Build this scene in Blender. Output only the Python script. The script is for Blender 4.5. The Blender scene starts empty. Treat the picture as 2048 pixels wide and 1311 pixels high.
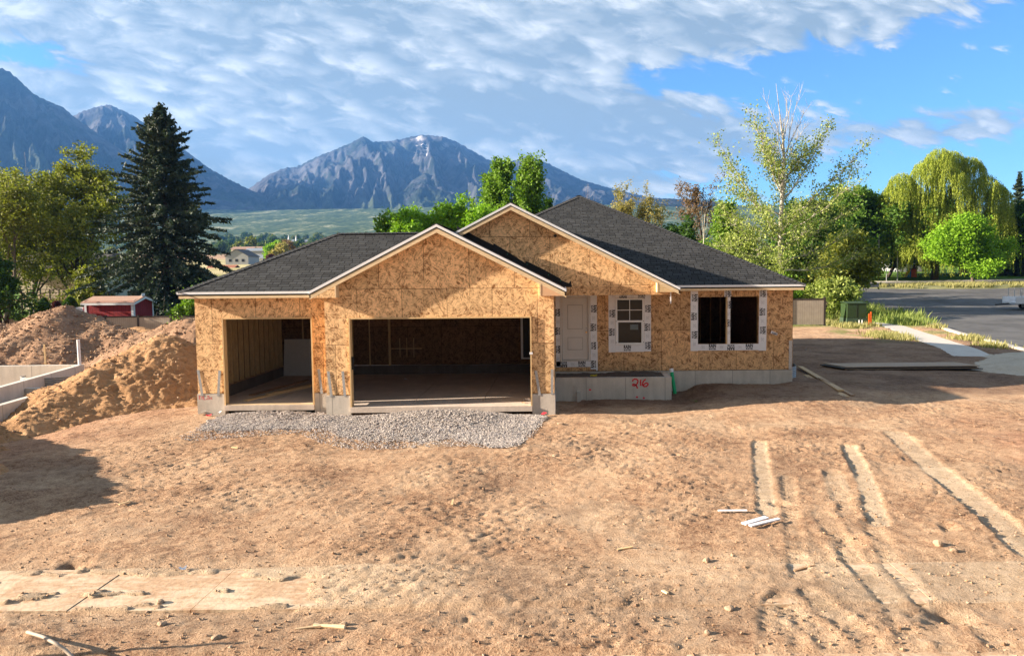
import bpy, bmesh, math, random
import numpy as np
from mathutils import Vector, Matrix
random.seed(7); RNG = np.random.default_rng(7)
S = bpy.context.scene
R = math.radians
# ---------------------------------------------------------------- camera
CAMZ = 3.6; F = 1500.; CX = 1120.; CY = 641.; TH = math.atan(F/23430.); ROLL = .009
cam_d = bpy.data.cameras.new('camera'); cam = bpy.data.objects.new('camera', cam_d); S.collection.objects.link(cam)
cam_d.sensor_width = 36; cam_d.lens = 36*F/2048.
cam_d.shift_x = -(CX-1024)/2048.; cam_d.shift_y = (CY-655.5)/2048.
cam_d.clip_start = .1; cam_d.clip_end = 40000
fw = Vector((0, math.cos(TH), -math.sin(TH))); up = Vector((0, math.sin(TH), math.cos(TH))); rt = Vector((1, 0, 0))
r2 = rt*math.cos(ROLL)-up*math.sin(ROLL); u2 = rt*math.sin(ROLL)+up*math.cos(ROLL)
cam.matrix_world = Matrix(((r2.x, u2.x, -fw.x, 0), (r2.y, u2.y, -fw.y, 0), (r2.z, u2.z, -fw.z, CAMZ), (0, 0, 0, 1)))
S.camera = cam
def ray(px, py):
    u = px-CX; v = py-CY; c, s = math.cos(ROLL), math.sin(ROLL)
    x = (u*c-v*s)/F; y = (u*s+v*c)/F
    return Vector((x, math.cos(TH)-y*math.sin(TH), -math.sin(TH)-y*math.cos(TH)))
def P(px, py, Y):            # photo pixel -> point at depth Y
    r = ray(px, py); t = Y/r.y; return Vector((r.x*t, Y, CAMZ+r.z*t))
def G(px, py, z):            # photo pixel -> point at height z
    r = ray(px, py); t = (z-CAMZ)/r.z; return Vector((r.x*t, r.y*t, z))
# ---------------------------------------------------------------- sun and sky
SUNV = Vector((-1, -.137, .335)).normalized()          # towards the sun
el = math.asin(SUNV.z); az = math.atan2(SUNV.x, SUNV.y)
sl = bpy.data.lights.new('sun', 'SUN'); sl.energy = 5.0; sl.angle = R(.5); sl.color = (1, .85, .68)
so = bpy.data.objects.new('sun', sl); S.collection.objects.link(so)
so.rotation_euler = (-SUNV).to_track_quat('-Z', 'Y').to_euler()
W = bpy.data.worlds.new('World'); S.world = W; W.use_nodes = True
S.view_settings.view_transform = 'Standard'; S.view_settings.look = 'None'; S.view_settings.gamma = 1
S.view_settings.use_curve_mapping = False; S.view_settings.exposure = 1.78
S.render.engine = 'CYCLES'
S.cycles.volume_bounces = 0; S.cycles.max_bounces = 8; S.cycles.diffuse_bounces = 3; S.cycles.transparent_max_bounces = 4

class NT:
    def __init__(s, tree): s.t = tree; s.n = tree.nodes; s.l = tree.links
    def new(s, typ, **kw):
        n = s.n.new(typ)
        for k, v in kw.items():
            if k in ('i',):
                for a, b in v.items():
                    inp = n.inputs[a]
                    if isinstance(b, bpy.types.NodeSocket): s.l.new(b, inp)
                    else: inp.default_value = b
            else: setattr(n, k, v)
        return n
    def math(s, op, a, b=0., c=0., clamp=False):
        n = s.new('ShaderNodeMath', operation=op, use_clamp=clamp, i={0: a, 1: b, 2: c}); return n.outputs[0]
    def vmath(s, op, a, b=(0, 0, 0)):
        n = s.new('ShaderNodeVectorMath', operation=op, i={0: a, 1: b}); return n.outputs[0]
    def mix(s, f, a, b, mode='MIX'):
        n = s.n.new('ShaderNodeMix'); n.data_type = 'RGBA'; n.blend_type = mode
        for inp, v in ((n.inputs[0], f), (n.inputs[6], a), (n.inputs[7], b)):
            if isinstance(v, bpy.types.NodeSocket): s.l.new(v, inp)
            else: inp.default_value = (*v, 1) if isinstance(v, tuple) and len(v) == 3 else v
        return n.outputs[2]
    def noise(s, vec, scale, detail=4, rough=.55, dist=0.):
        n = s.new('ShaderNodeTexNoise', i={'Vector': vec, 'Scale': scale, 'Detail': detail, 'Roughness': rough, 'Distortion': dist}); return n.outputs[0]
    def ramp(s, f, *stops):
        n = s.n.new('ShaderNodeValToRGB'); s.l.new(f, n.inputs[0]); e = n.color_ramp.elements
        while len(e) < len(stops): e.new(.5)
        for k, (p, c) in zip(e, stops):
            k.position = p; k.color = (*c, 1) if isinstance(c, tuple) else (c, c, c, 1)
        return n.outputs[0]
    def sep(s, v): n = s.new('ShaderNodeSeparateXYZ', i={0: v}); return n.outputs
    def comb(s, x=0., y=0., z=0.): return s.new('ShaderNodeCombineXYZ', i={0: x, 1: y, 2: z}).outputs[0]
    def mapr(s, v, a, b, c=0., d=1., smooth=True):
        n = s.new('ShaderNodeMapRange', i={0: v, 1: a, 2: b, 3: c, 4: d}); n.interpolation_type = 'SMOOTHSTEP' if smooth else 'LINEAR'; return n.outputs[0]

# sky: Nishita air with cloud layers laid out by world direction
w = NT(W.node_tree); w.n.clear()
out = w.new('ShaderNodeOutputWorld'); bg = w.new('ShaderNodeBackground')
sky = w.new('ShaderNodeTexSky', sky_type='NISHITA', sun_disc=False, sun_elevation=el, sun_rotation=az, altitude=1500, air_density=1.0, dust_density=.6, ozone_density=1.6)
tc = w.new('ShaderNodeTexCoord').outputs['Generated']
x, y, z = w.sep(tc)
zz = w.math('MAXIMUM', z, .03)
yy = w.math('MAXIMUM', w.math('ABSOLUTE', y), .15)
A = w.math('DIVIDE', x, yy); E_ = w.math('DIVIDE', zz, yy)          # tangent of azimuth and of elevation
flat = w.comb(w.math('DIVIDE', x, w.math('ADD', zz, .08)), w.math('DIVIDE', y, w.math('ADD', zz, .08)), 0.)
# shallow streets of cloud drifting in from the left: stretched coordinates
pa = w.comb(w.math('ADD', A, w.math('MULTIPLY', E_, .9)), w.math('MULTIPLY', E_, 2.1), w.math('MULTIPLY', y, .2))
n1 = w.noise(pa, 3.2, 7, .60, .5)
n2 = w.noise(pa, 13., 6, .62, .6)
n4 = w.noise(w.vmath('ADD', pa, (7.3, 2.1, 0.)), 26., 4, .6, .2)
vd = w.new('ShaderNodeTexVoronoi', feature='SMOOTH_F1', i={'Vector': w.vmath('ADD', pa, w.comb(w.math('MULTIPLY', w.math('SUBTRACT', n2, .5), .10), w.math('MULTIPLY', w.math('SUBTRACT', n4, .5), .08), 0.)), 'Scale': 24., 'Smoothness': .6}).outputs['Distance']
puff = w.math('SUBTRACT', .42, vd)
n3 = w.noise(w.comb(w.math('MULTIPLY', A, .5), w.math('MULTIPLY', E_, 5.), 3.), 3.4, 5, .55, .5)
def blob(ax, ey, rx, ry, slope=0.):
    dx = w.math('DIVIDE', w.math('SUBTRACT', A, ax), rx)
    dy = w.math('DIVIDE', w.math('SUBTRACT', w.math('SUBTRACT', E_, ey), w.math('MULTIPLY', w.math('SUBTRACT', A, ax), slope)), ry)
    q = w.math('ADD', w.math('MULTIPLY', dx, dx), w.math('MULTIPLY', dy, dy))
    return w.math('POWER', 2.718, w.math('MULTIPLY', q, -1.))
def px2(px, py): return (px-1120)/1500., (545-py-.009*(px-1120))/1500.
def pb(px, py, rx, ry, slope=0.):
    a, e = px2(px, py); return blob(a, e, rx/1500., ry/1500., slope)
cov = w.mapr(w.math('SUBTRACT', A, w.math('MULTIPLY', E_, .9)), .30, -.22)     # overcast side to the left
cov = w.math('MULTIPLY', cov, 1.22)
cov = w.math('ADD', cov, w.math('MULTIPLY', pb(560, 210, 520, 130, .05), .55))
cov = w.math('ADD', cov, w.math('MULTIPLY', pb(480, 330, 330, 60), .35))
cov = w.math('ADD', cov, w.math('MULTIPLY', pb(1550, 10, 480, 100, .02), 1.25))
cov = w.math('ADD', cov, w.math('MULTIPLY', pb(1150, 235, 420, 62, -.16), .85))
cov = w.math('ADD', cov, w.math('MULTIPLY', pb(1900, 255, 330, 40, .06), .95))
cov = w.math('ADD', cov, w.math('MULTIPLY', pb(1900, 158, 60, 22), .5))
cov = w.math('ADD', cov, w.math('MULTIPLY', pb(1380, 210, 60, 12), .4))
cov = w.math('ADD', cov, w.math('MULTIPLY', pb(1230, 365, 130, 20), .42))
cov = w.math('ADD', cov, w.math('MULTIPLY', pb(1300, 318, 300, 22), .30))
cov = w.math('SUBTRACT', cov, w.math('MULTIPLY', pb(30, 110, 190, 34, -.22), 1.0))
cov = w.math('SUBTRACT', cov, w.math('MULTIPLY', pb(1350, 165, 240, 50, -.05), .75))
cov = w.math('SUBTRACT', cov, w.math('MULTIPLY', pb(1800, 150, 400, 40, -.05), .55))
cov = w.math('SUBTRACT', cov, w.math('MULTIPLY', pb(1600, 330, 220, 40, -.05), .2))
dens = w.math('ADD', w.math('MULTIPLY', w.math('SUBTRACT', n1, .5), 1.3), w.math('MULTIPLY', w.math('SUBTRACT', n2, .5), 2.0))
dens = w.math('ADD', dens, w.math('MULTIPLY', w.math('SUBTRACT', n4, .5), .9))
dens = w.math('ADD', dens, w.math('MULTIPLY', w.math('SUBTRACT', n3, .5), .8))
dens = w.math('ADD', dens, w.math('MULTIPLY', puff, .9))
dens = w.math('ADD', dens, w.math('SUBTRACT', w.math('MULTIPLY', cov, 1.05), .42))
alpha = w.mapr(dens, -.16, .46)
thick = w.mapr(dens, .25, 1.15)
tone = w.math('ADD', w.math('MULTIPLY', n2, 1.1), w.math('ADD', w.math('MULTIPLY', n1, .45), w.math('MULTIPLY', n4, .4)))
tone = w.math('ADD', tone, w.math('MULTIPLY', puff, .55))
tone = w.math('SUBTRACT', tone, w.math('MULTIPLY', pb(1130, 240, 420, 48, -.12), .35))
tone = w.math('SUBTRACT', tone, w.math('MULTIPLY', pb(700, 330, 500, 90, 0.), .12))
cl = w.ramp(w.mapr(tone, .76, 1.26, smooth=False), (0., (1.42, 1.80, 2.05)), (.5, (2.3, 2.6, 2.75)), (1., (3.65, 3.78, 3.78)))
base = w.mix(1., sky.outputs[0], (.44, .70, .92), 'MULTIPLY')
col = w.mix(w.math('MULTIPLY', alpha, .93), base, cl)
back = w.mapr(y, .05, -.35); col = w.mix(w.math('MULTIPLY', back, .85), col, w.mix(w.mapr(n1, .35, .65), (.95, 1.05, 1.15), (1.35, 1.4, 1.4)))
low = w.mapr(z, .32, .0); col = w.mix(1., col, w.mix(low, (1., 1., 1.), (1.22, 1.16, 1.08)), 'MULTIPLY')
w.l.new(col, bg.inputs[0]); bg.inputs[1].default_value = .085
w.l.new(bg.outputs[0], out.inputs[0])

# ---------------------------------------------------------------- materials
def mat(name, rough=.85, spec=.3):
    m = bpy.data.materials.new(name); m.use_nodes = True; t = NT(m.node_tree)
    b = m.node_tree.nodes['Principled BSDF']; b.inputs['Roughness'].default_value = rough; b.inputs['Specular IOR Level'].default_value = spec
    return m, t, b
def coords(t, kind='Object'): return t.new('ShaderNodeTexCoord').outputs[kind]
def pos(t): return t.new('ShaderNodeNewGeometry').outputs['Position']
def bump(t, b, h, strength=.4, dist=.02):
    n = t.new('ShaderNodeBump', i={'Height': h, 'Strength': strength, 'Distance': dist}); t.l.new(n.outputs[0], b.inputs['Normal'])
def plain(name, c, rough=.7, var=.12, scale=9., bmp=.15, metallic=0., spec=.3):
    m, t, b = mat(name, rough, spec); v = pos(t)
    n = t.noise(v, scale, 5); n2 = t.noise(v, scale*7, 3)
    f = t.math('ADD', t.math('MULTIPLY', n, .65), t.math('MULTIPLY', n2, .35))
    cc = t.mix(t.mapr(f, .3, .7), tuple(k*(1-var) for k in c), tuple(min(1, k*(1+var)) for k in c))
    t.l.new(cc, b.inputs['Base Color']); b.inputs['Metallic'].default_value = metallic
    if bmp: bump(t, b, n2, bmp, .01)
    return m
def osb_mat(name, light, dark, scale=1., seams=True):
    m, t, b = mat(name, .75, .25); p = pos(t); sx, sy, sz = t.sep(p)
    hcoord = t.math('ADD', sx, sy); v2 = t.comb(hcoord, sz, 0.)
    def strands(vs, ns, off):
        vec = t.vmath('ADD', v2, (off, off*1.7, 0.))
        vo = t.new('ShaderNodeTexVoronoi', i={'Vector': vec, 'Scale': vs*scale, 'Randomness': 1.}); vo.voronoi_dimensions = '2D'
        c = t.sep(vo.outputs['Color'])
        rot = t.new('ShaderNodeVectorRotate', rotation_type='Z_AXIS', i={'Vector': vec, 'Angle': t.math('MULTIPLY', c[0], 6.28)}).outputs[0]
        n = t.noise(t.vmath('MULTIPLY', rot, (1., 4.6, 1.)), ns*scale, 1, .5)
        return n, c[1], vo.outputs['Distance']
    a, ca, da = strands(5.5, 4.4, 0.); a2, cb, db = strands(9.5, 7., 13.7)
    f = t.math('ADD', t.math('MULTIPLY', a, .5), t.math('MULTIPLY', a2, .5))
    f = t.math('ADD', f, t.math('MULTIPLY', t.math('SUBTRACT', cb, .5), .16))
    big = t.noise(v2, 1.1, 3)
    f = t.math('ADD', f, t.math('ADD', t.math('MULTIPLY', t.math('SUBTRACT', big, .5), .16), t.math('MULTIPLY', t.math('SUBTRACT', t.noise(v2, 38., 3, .7), .5), .22)))
    mid = tuple((l*.6+d*.4) for l, d in zip(light, dark))
    c = t.ramp(f, (.34, dark), (.43, mid), (.51, light), (.62, tuple(min(1, k*1.28) for k in light)))
    # panel sheets: each its own tint, with thin seams
    br = t.new('ShaderNodeTexBrick', offset=.5, i={'Vector': t.vmath('ADD', v2, (.47, 1.3, 0.)), 'Color1': (.84, .82, .78, 1), 'Color2': (1.12, 1.06, 1.0, 1), 'Mortar': (.28, .21, .16, 1), 'Scale': 1., 'Mortar Size': .009 if seams else 0., 'Mortar Smooth': .4, 'Bias': 0., 'Brick Width': 1.22, 'Row Height': 1.5})
    c = t.mix(1., c, br.outputs[0], 'MULTIPLY')
    t.l.new(c, b.inputs['Base Color']); bump(t, b, f, .5, .006)
    return m
def concrete_mat(name, c, stain=.25, seams=0.):
    m, t, b = mat(name, .9, .2); p = pos(t); sx, sy, sz = t.sep(p)
    n = t.noise(p, 1.7, 6, .6); n2 = t.noise(p, 26., 4, .6); n3 = t.noise(t.vmath('MULTIPLY', p, (6., 6., .8)), 1., 3)
    f = t.math('ADD', t.math('MULTIPLY', n, .5), t.math('ADD', t.math('MULTIPLY', n2, .2), t.math('MULTIPLY', n3, .3)))
    cc = t.mix(t.mapr(f, .34, .66), tuple(k*(1-stain) for k in c), tuple(k*(1+stain*.5) for k in c))
    pits = t.mapr(t.noise(p, 42., 2, .5), .30, .24); cc = t.mix(t.math('MULTIPLY', pits, .7), cc, tuple(k*.3 for k in c))
    if seams:
        q = t.math('ABSOLUTE', t.math('SUBTRACT', t.math('FRACT', t.math('MULTIPLY', t.math('ADD', sx, sy), 1./seams)), .5))
        s = t.mapr(q, .012, .004); cc = t.mix(t.math('MULTIPLY', s, .8), cc, tuple(k*.45 for k in c))
    t.l.new(cc, b.inputs['Base Color']); bump(t, b, n2, .35, .01)
    return m
def dusty_walk():
    m, t, b = mat('dusty_sidewalk', .95, .15); p = pos(t); n = t.noise(p, 1.6, 6, .65, .4); n2 = t.noise(p, 14., 5, .65); n3 = t.noise(t.vmath('MULTIPLY', p, (1., 5., 1.)), 2.2, 4, .6)
    c = t.mix(t.mapr(n2, .3, .7), (.52, .40, .275), (.62, .49, .35)); f = t.math('ADD', t.math('MULTIPLY', n, .6), t.math('MULTIPLY', n3, .4))
    c = t.mix(t.mapr(f, .42, .58), c, t.mix(t.mapr(n2, .35, .65), (.40, .255, .155), (.53, .36, .23))); t.l.new(c, b.inputs['Base Color']); bump(t, b, t.math('ADD', n2, n), .5, .02); return m
def wood_mat(name, c, var=.16, axis=0):
    m, t, b = mat(name, .65, .3); p = pos(t)
    sc = [9., 9., 9.]; sc[axis] = .9
    g = t.noise(t.vmath('MULTIPLY', p, tuple(sc)), 4., 4, .6, 1.2)
    kn = t.noise(t.vmath('MULTIPLY', p, (5., 5., 5.)), 1.4, 2)
    cc = t.mix(t.mapr(g, .35, .68), tuple(k*(1-var) for k in c), tuple(min(1, k*(1+var*.6)) for k in c))
    cc = t.mix(t.mapr(kn, .72, .78), cc, tuple(k*.45 for k in c))
    t.l.new(cc, b.inputs['Base Color']); bump(t, b, g, .2, .004)
    return m
def shingle_mat(name):
    m, t, b = mat(name, .95, .15); uv = coords(t, 'UV')
    wob = t.noise(uv, 2., 2); 
    uvw = t.vmath('ADD', uv, t.comb(t.math('MULTIPLY', t.math('SUBTRACT', wob, .5), .05), 0., 0.))
    br = t.new('ShaderNodeTexBrick', offset=.42, offset_frequency=2, squash=.72, squash_frequency=3, i={'Vector': uvw, 'Color1': (.66, .66, .66, 1), 'Color2': (1.22, 1.22, 1.22, 1), 'Mortar': (.12, .12, .12, 1), 'Scale': 1., 'Mortar Size': .011, 'Mortar Smooth': .25, 'Bias': 0., 'Brick Width': .31, 'Row Height': .143})
    gr = t.noise(uv, 90., 3, .7); blot = t.noise(uv, 1.4, 3)
    c = t.mix(t.mapr(gr, .3, .7), (.028, .029, .031), (.058, .060, .062))
    c = t.mix(t.math('MULTIPLY', t.mapr(blot, .35, .65), .25), c, (.07, .07, .07))
    c = t.mix(1., c, br.outputs[0], 'MULTIPLY'); t.l.new(c, b.inputs['Base Color'])
    sy = t.sep(uv)[1]; saw = t.math('SUBTRACT', 1., t.math('FRACT', t.math('DIVIDE', sy, .143)))
    h = t.math('ADD', t.math('MULTIPLY', saw, .6), t.math('ADD', t.math('MULTIPLY', br.outputs['Fac'], -.6), t.math('MULTIPLY', gr, .15)))
    h = t.math('ADD', h, t.math('MULTIPLY', t.sep(br.outputs[0])[0], .45))
    bump(t, b, h, .9, .016)
    return m
def leaf_mat(name, a, bcol, trans=.35, rough=.6):
    m = bpy.data.materials.new(name); m.use_nodes = True; t = NT(m.node_tree); b = t.n['Principled BSDF']; o = t.n['Material Output']
    at = t.new('ShaderNodeAttribute', attribute_name='tint').outputs['Fac']
    c = t.mix(at, a, bcol); t.l.new(c, b.inputs['Base Color']); b.inputs['Roughness'].default_value = rough; b.inputs['Specular IOR Level'].default_value = .25
    tr = t.new('ShaderNodeBsdfTranslucent'); t.l.new(t.mix(1., c, (1.15, 1.25, .6), 'MULTIPLY'), tr.inputs[0])
    ms = t.new('ShaderNodeMixShader', i={0: trans}); t.l.new(b.outputs[0], ms.inputs[1]); t.l.new(tr.outputs[0], ms.inputs[2]); t.l.new(ms.outputs[0], o.inputs[0])
    return m
M = {}
M['osb'] = osb_mat('oriented_strand_board', (.74, .50, .275), (.27, .13, .05))
M['osb_in'] = osb_mat('oriented_strand_board_shade', (.56, .36, .19), (.20, .095, .04))  # darker copy of the board, shade put into its colour
M['osb_dim'] = osb_mat('shade_dark_inner_board', (.15, .088, .045), (.05, .025, .012))  # near black board for interiors, their gloom put into the colour
M['stud'] = wood_mat('inner_studs', (.46, .32, .16), .2, 2)
M['conc'] = concrete_mat('poured_concrete', (.54, .49, .43), .22, 1.22)
M['conc_pale'] = concrete_mat('pale_concrete', (.62, .58, .51), .15, 1.5)
M['slab'] = concrete_mat('slab_concrete', (.58, .49, .42), .2)
M['walk'] = dusty_walk()
M['conc_dim'] = concrete_mat('shade_dark_concrete', (.13, .11, .095), .3)  # dark copy of the garage concrete, interior shade in its colour
M['white_walk'] = concrete_mat('clean_sidewalk', (.56, .52, .47), .12)
M['wood'] = wood_mat('framing_lumber', (.66, .47, .25))
M['wood_z'] = wood_mat('framing_lumber_upright', (.62, .43, .22), .16, 2)
M['wood_y'] = wood_mat('framing_lumber_deep', (.56, .38, .20), .16, 1)
M['wood_pale'] = wood_mat('primed_lumber', (.72, .55, .34))
M['wood_brown'] = wood_mat('weathered_lumber', (.36, .22, .12), .25, 1)
M['ply'] = plain('peach_plywood', (.66, .40, .23), .7, .06, 3.)
M['drip'] = plain('white_painted_metal', (.78, .79, .82), .4, .03, 3., 0)
M['white'] = plain('white_vinyl', (.76, .77, .78), .45, .03, 3., 0)
M['door'] = plain('primed_door', (.60, .57, .54), .5, .03, 3., 0)
M['door_rim'] = plain('door_panel_groove', (.40, .38, .36), .5, .03, 3., 0)
M['tape'] = plain('white_flashing_tape', (.74, .74, .77), .55, .05, 6., .1)
M['ink'] = plain('black_ink', (.015, .015, .025), .6, .1, 6., 0)
M['ink2'] = plain('grey_ink', (.38, .38, .42), .6, .05, 6., 0)
M['shingle'] = shingle_mat('asphalt_shingles')
M['cap'] = plain('ridge_shingle', (.045, .046, .049), .95, .3, 30., .6)
M['under'] = plain('black_underlayment', (.012, .012, .014), .6, .3, 6., .4)
M['galv'] = plain('galvanised_steel', (.42, .43, .44), .45, .18, 22., .1, .6)
M['black'] = plain('black_plastic', (.015, .015, .015), .5)
M['brass'] = plain('brass', (.75, .5, .25), .25, .05, 9., 0, 1.)
M['red'] = plain('red_marking_paint', (.62, .015, .03), .6, .15, 20.)
M['pinkred'] = plain('red_flagging', (.75, .04, .06), .5)
M['green_pipe'] = plain('green_pvc', (.01, .36, .13), .35, .08, 4., 0)
M['shed_red'] = plain('barn_red_siding', (.26, .022, .025), .7, .12, 5.)
M['shed_roof'] = plain('tan_shingles', (.40, .255, .19), .9, .2, 14., .5)
M['asphalt'] = plain('asphalt', (.10, .098, .098), .9, .38, .22, .3)
M['paint'] = plain('white_road_paint', (.6, .6, .58), .7)
M['fence'] = None
M['fpost'] = plain('dark_brown_vinyl', (.045, .036, .032), .6)
M['xfmr'] = plain('utility_green_paint', (.030, .055, .020), .45, .12, 5.)
M['orange'] = plain('orange_marker', (.8, .13, .02), .5)
M['metal_grey'] = plain('grey_pole', (.30, .31, .30), .5, .1, 4., 0, .4)
M['sign_green'] = plain('street_sign_green', (.02, .22, .12), .4)
M['brick'] = plain('brown_brick', (.13, .065, .05), .9, .3, 3.)
M['roof_far'] = plain('dark_roofing', (.10, .095, .095), .9, .2, 2.)
M['cream'] = plain('cream_siding', (.62, .55, .42), .8, .05)
M['grey_side'] = plain('grey_siding', (.32, .33, .34), .8, .05)
M['rust_roof'] = plain('rust_roof', (.35, .14, .08), .8, .1)
M['paper'] = plain('paper', (.72, .72, .75), .7, .05)
M['cardboard'] = plain('cardboard', (.52, .30, .13), .8, .08)
M['mdf'] = plain('white_wallboard', (.50, .49, .48), .8, .04)
M['bark'] = plain('grey_brown_bark', (.14, .105, .08), .9, .35, 9., .5)
M['bark_dark'] = plain('dark_bark', (.06, .045, .035), .9, .35, 9., .5)
M['bark_white'] = plain('pale_aspen_bark', (.46, .42, .35), .85, .35, 4., .4)
M['twig'] = plain('pale_dead_twig', (.42, .34, .27), .85, .2, 4., 0)
M['leaf_olive'] = leaf_mat('olive_leaves', (.070, .095, .016), (.33, .345, .055))
M['leaf_bud'] = leaf_mat('spring_bud_leaves', (.20, .17, .05), (.44, .38, .13))
M['leaf_brown'] = leaf_mat('reddish_bud_leaves', (.14, .085, .045), (.30, .20, .11))
M['leaf_spruce'] = leaf_mat('spruce_needles', (.018, .036, .026), (.075, .105, .065), .12)
M['leaf_dark'] = leaf_mat('dark_green_leaves', (.022, .055, .010), (.075, .15, .022))
M['leaf_mid'] = leaf_mat('mid_green_leaves', (.045, .105, .014), (.15, .27, .035))
M['leaf_green'] = leaf_mat('fresh_green_leaves', (.07, .15, .015), (.22, .36, .04))
M['leaf_lime'] = leaf_mat('lime_green_leaves', (.12, .26, .014), (.30, .50, .035))
M['leaf_willow'] = leaf_mat('willow_leaves', (.15, .20, .024), (.47, .54, .08))
M['leaf_aspen'] = leaf_mat('aspen_leaves', (.11, .165, .03), (.42, .48, .13))
M['leaf_purple'] = leaf_mat('purple_leaves', (.05, .012, .018), (.12, .03, .035))
M['leaf_far'] = leaf_mat('far_green_leaves', (.035, .075, .02), (.13, .19, .04))
M['grass'] = leaf_mat('tall_grass', (.10, .16, .025), (.36, .42, .12))
M['grass_dry'] = leaf_mat('dry_weeds', (.20, .20, .06), (.46, .42, .19))
def glass():
    m, t, b = mat('window_glass', .04, .6); b.inputs['Base Color'].default_value = (.012, .014, .014, 1); b.inputs['Specular IOR Level'].default_value = .28
    return m
M['glass'] = glass()
def fence_mat():
    m, t, b = mat('tan_vinyl_fence', .6, .3); sx, sy, sz = t.sep(pos(t))
    q = t.math('ABSOLUTE', t.math('SUBTRACT', t.math('FRACT', t.math('MULTIPLY', sx, 1/.152)), .5))
    n = t.noise(pos(t), 3., 3)
    c = t.mix(t.mapr(n, .3, .7), (.33, .285, .235), (.39, .335, .275)); c = t.mix(t.mapr(q, .06, .02), c, (.19, .16, .14))
    t.l.new(c, b.inputs['Base Color']); return m
M['fence'] = fence_mat()
def corr_mat():
    m, t, b = mat('corrugated_galvanised', .4, .4); sz = t.sep(pos(t))[2]
    w_ = t.math('SINE', t.math('MULTIPLY', sz, 95.)); c = t.mix(t.mapr(w_, -1., 1.), (.28, .27, .25), (.50, .49, .46))
    t.l.new(c, b.inputs['Base Color']); b.inputs['Metallic'].default_value = .1; bump(t, b, w_, .8, .02); return m
M['corr'] = corr_mat()

# ---------------------------------------------------------------- noise in numpy
_perm = np.random.default_rng(3).permutation(4096); _ga = np.random.default_rng(4).uniform(0, 2*np.pi, 4096)
def perlin(x, y, seed=0):
    x = np.asarray(x, float); y = np.asarray(y, float)
    xi = np.floor(x).astype(int); yi = np.floor(y).astype(int); xf = x-xi; yf = y-yi
    u = xf**3*(xf*(xf*6-15)+10); v = yf**3*(yf*(yf*6-15)+10)
    def g(ix, iy, dx, dy):
        a = _ga[(_perm[(ix+seed*37) & 4095]+iy*131+seed*17) & 4095]; a = _ga[(_perm[((ix+seed*37) & 4095)]*7+_perm[(iy+seed*11) & 4095]) & 4095]+a*0
        return np.cos(a)*dx+np.sin(a)*dy
    n00 = g(xi, yi, xf, yf); n10 = g(xi+1, yi, xf-1, yf); n01 = g(xi, yi+1, xf, yf-1); n11 = g(xi+1, yi+1, xf-1, yf-1)
    return (n00*(1-u)+n10*u)*(1-v)+(n01*(1-u)+n11*u)*v
def fbm(x, y, octv=5, lac=2.03, gain=.5, seed=0):
    s = 0; a = 1.; f = 1.
    for k in range(octv): s = s+a*perlin(x*f+k*19.1, y*f-k*7.7, seed+k); a *= gain; f *= lac
    return s
def ridged(x, y, octv=5, lac=2.05, gain=.5, seed=0):
    s = 0; a = 1.; f = 1.
    for k in range(octv): s = s+a*(1-2*np.abs(perlin(x*f+k*9.3, y*f+k*3.1, seed+k))); a *= gain; f *= lac
    return s
def sst(x, a, b):
    t = np.clip((x-a)/(b-a), 0, 1); return t*t*(3-2*t)
def polydist(X, Y, pts):
    d = np.full(X.shape, 1e9)
    for (x0, y0), (x1, y1) in zip(pts[:-1], pts[1:]):
        dx, dy = x1-x0, y1-y0; t = np.clip(((X-x0)*dx+(Y-y0)*dy)/(dx*dx+dy*dy+1e-9), 0, 1)
        d = np.minimum(d, np.hypot(X-x0-t*dx, Y-y0-t*dy))
    return d
def inpoly(X, Y, pts):
    r = np.zeros(X.shape, bool); n = len(pts); j = n-1
    for i in range(n):
        xi, yi = pts[i]; xj, yj = pts[j]
        c = ((yi > Y) != (yj > Y)) & (X < (xj-xi)*(Y-yi)/(yj-yi+1e-12)+xi); r ^= c; j = i
    return r

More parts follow.
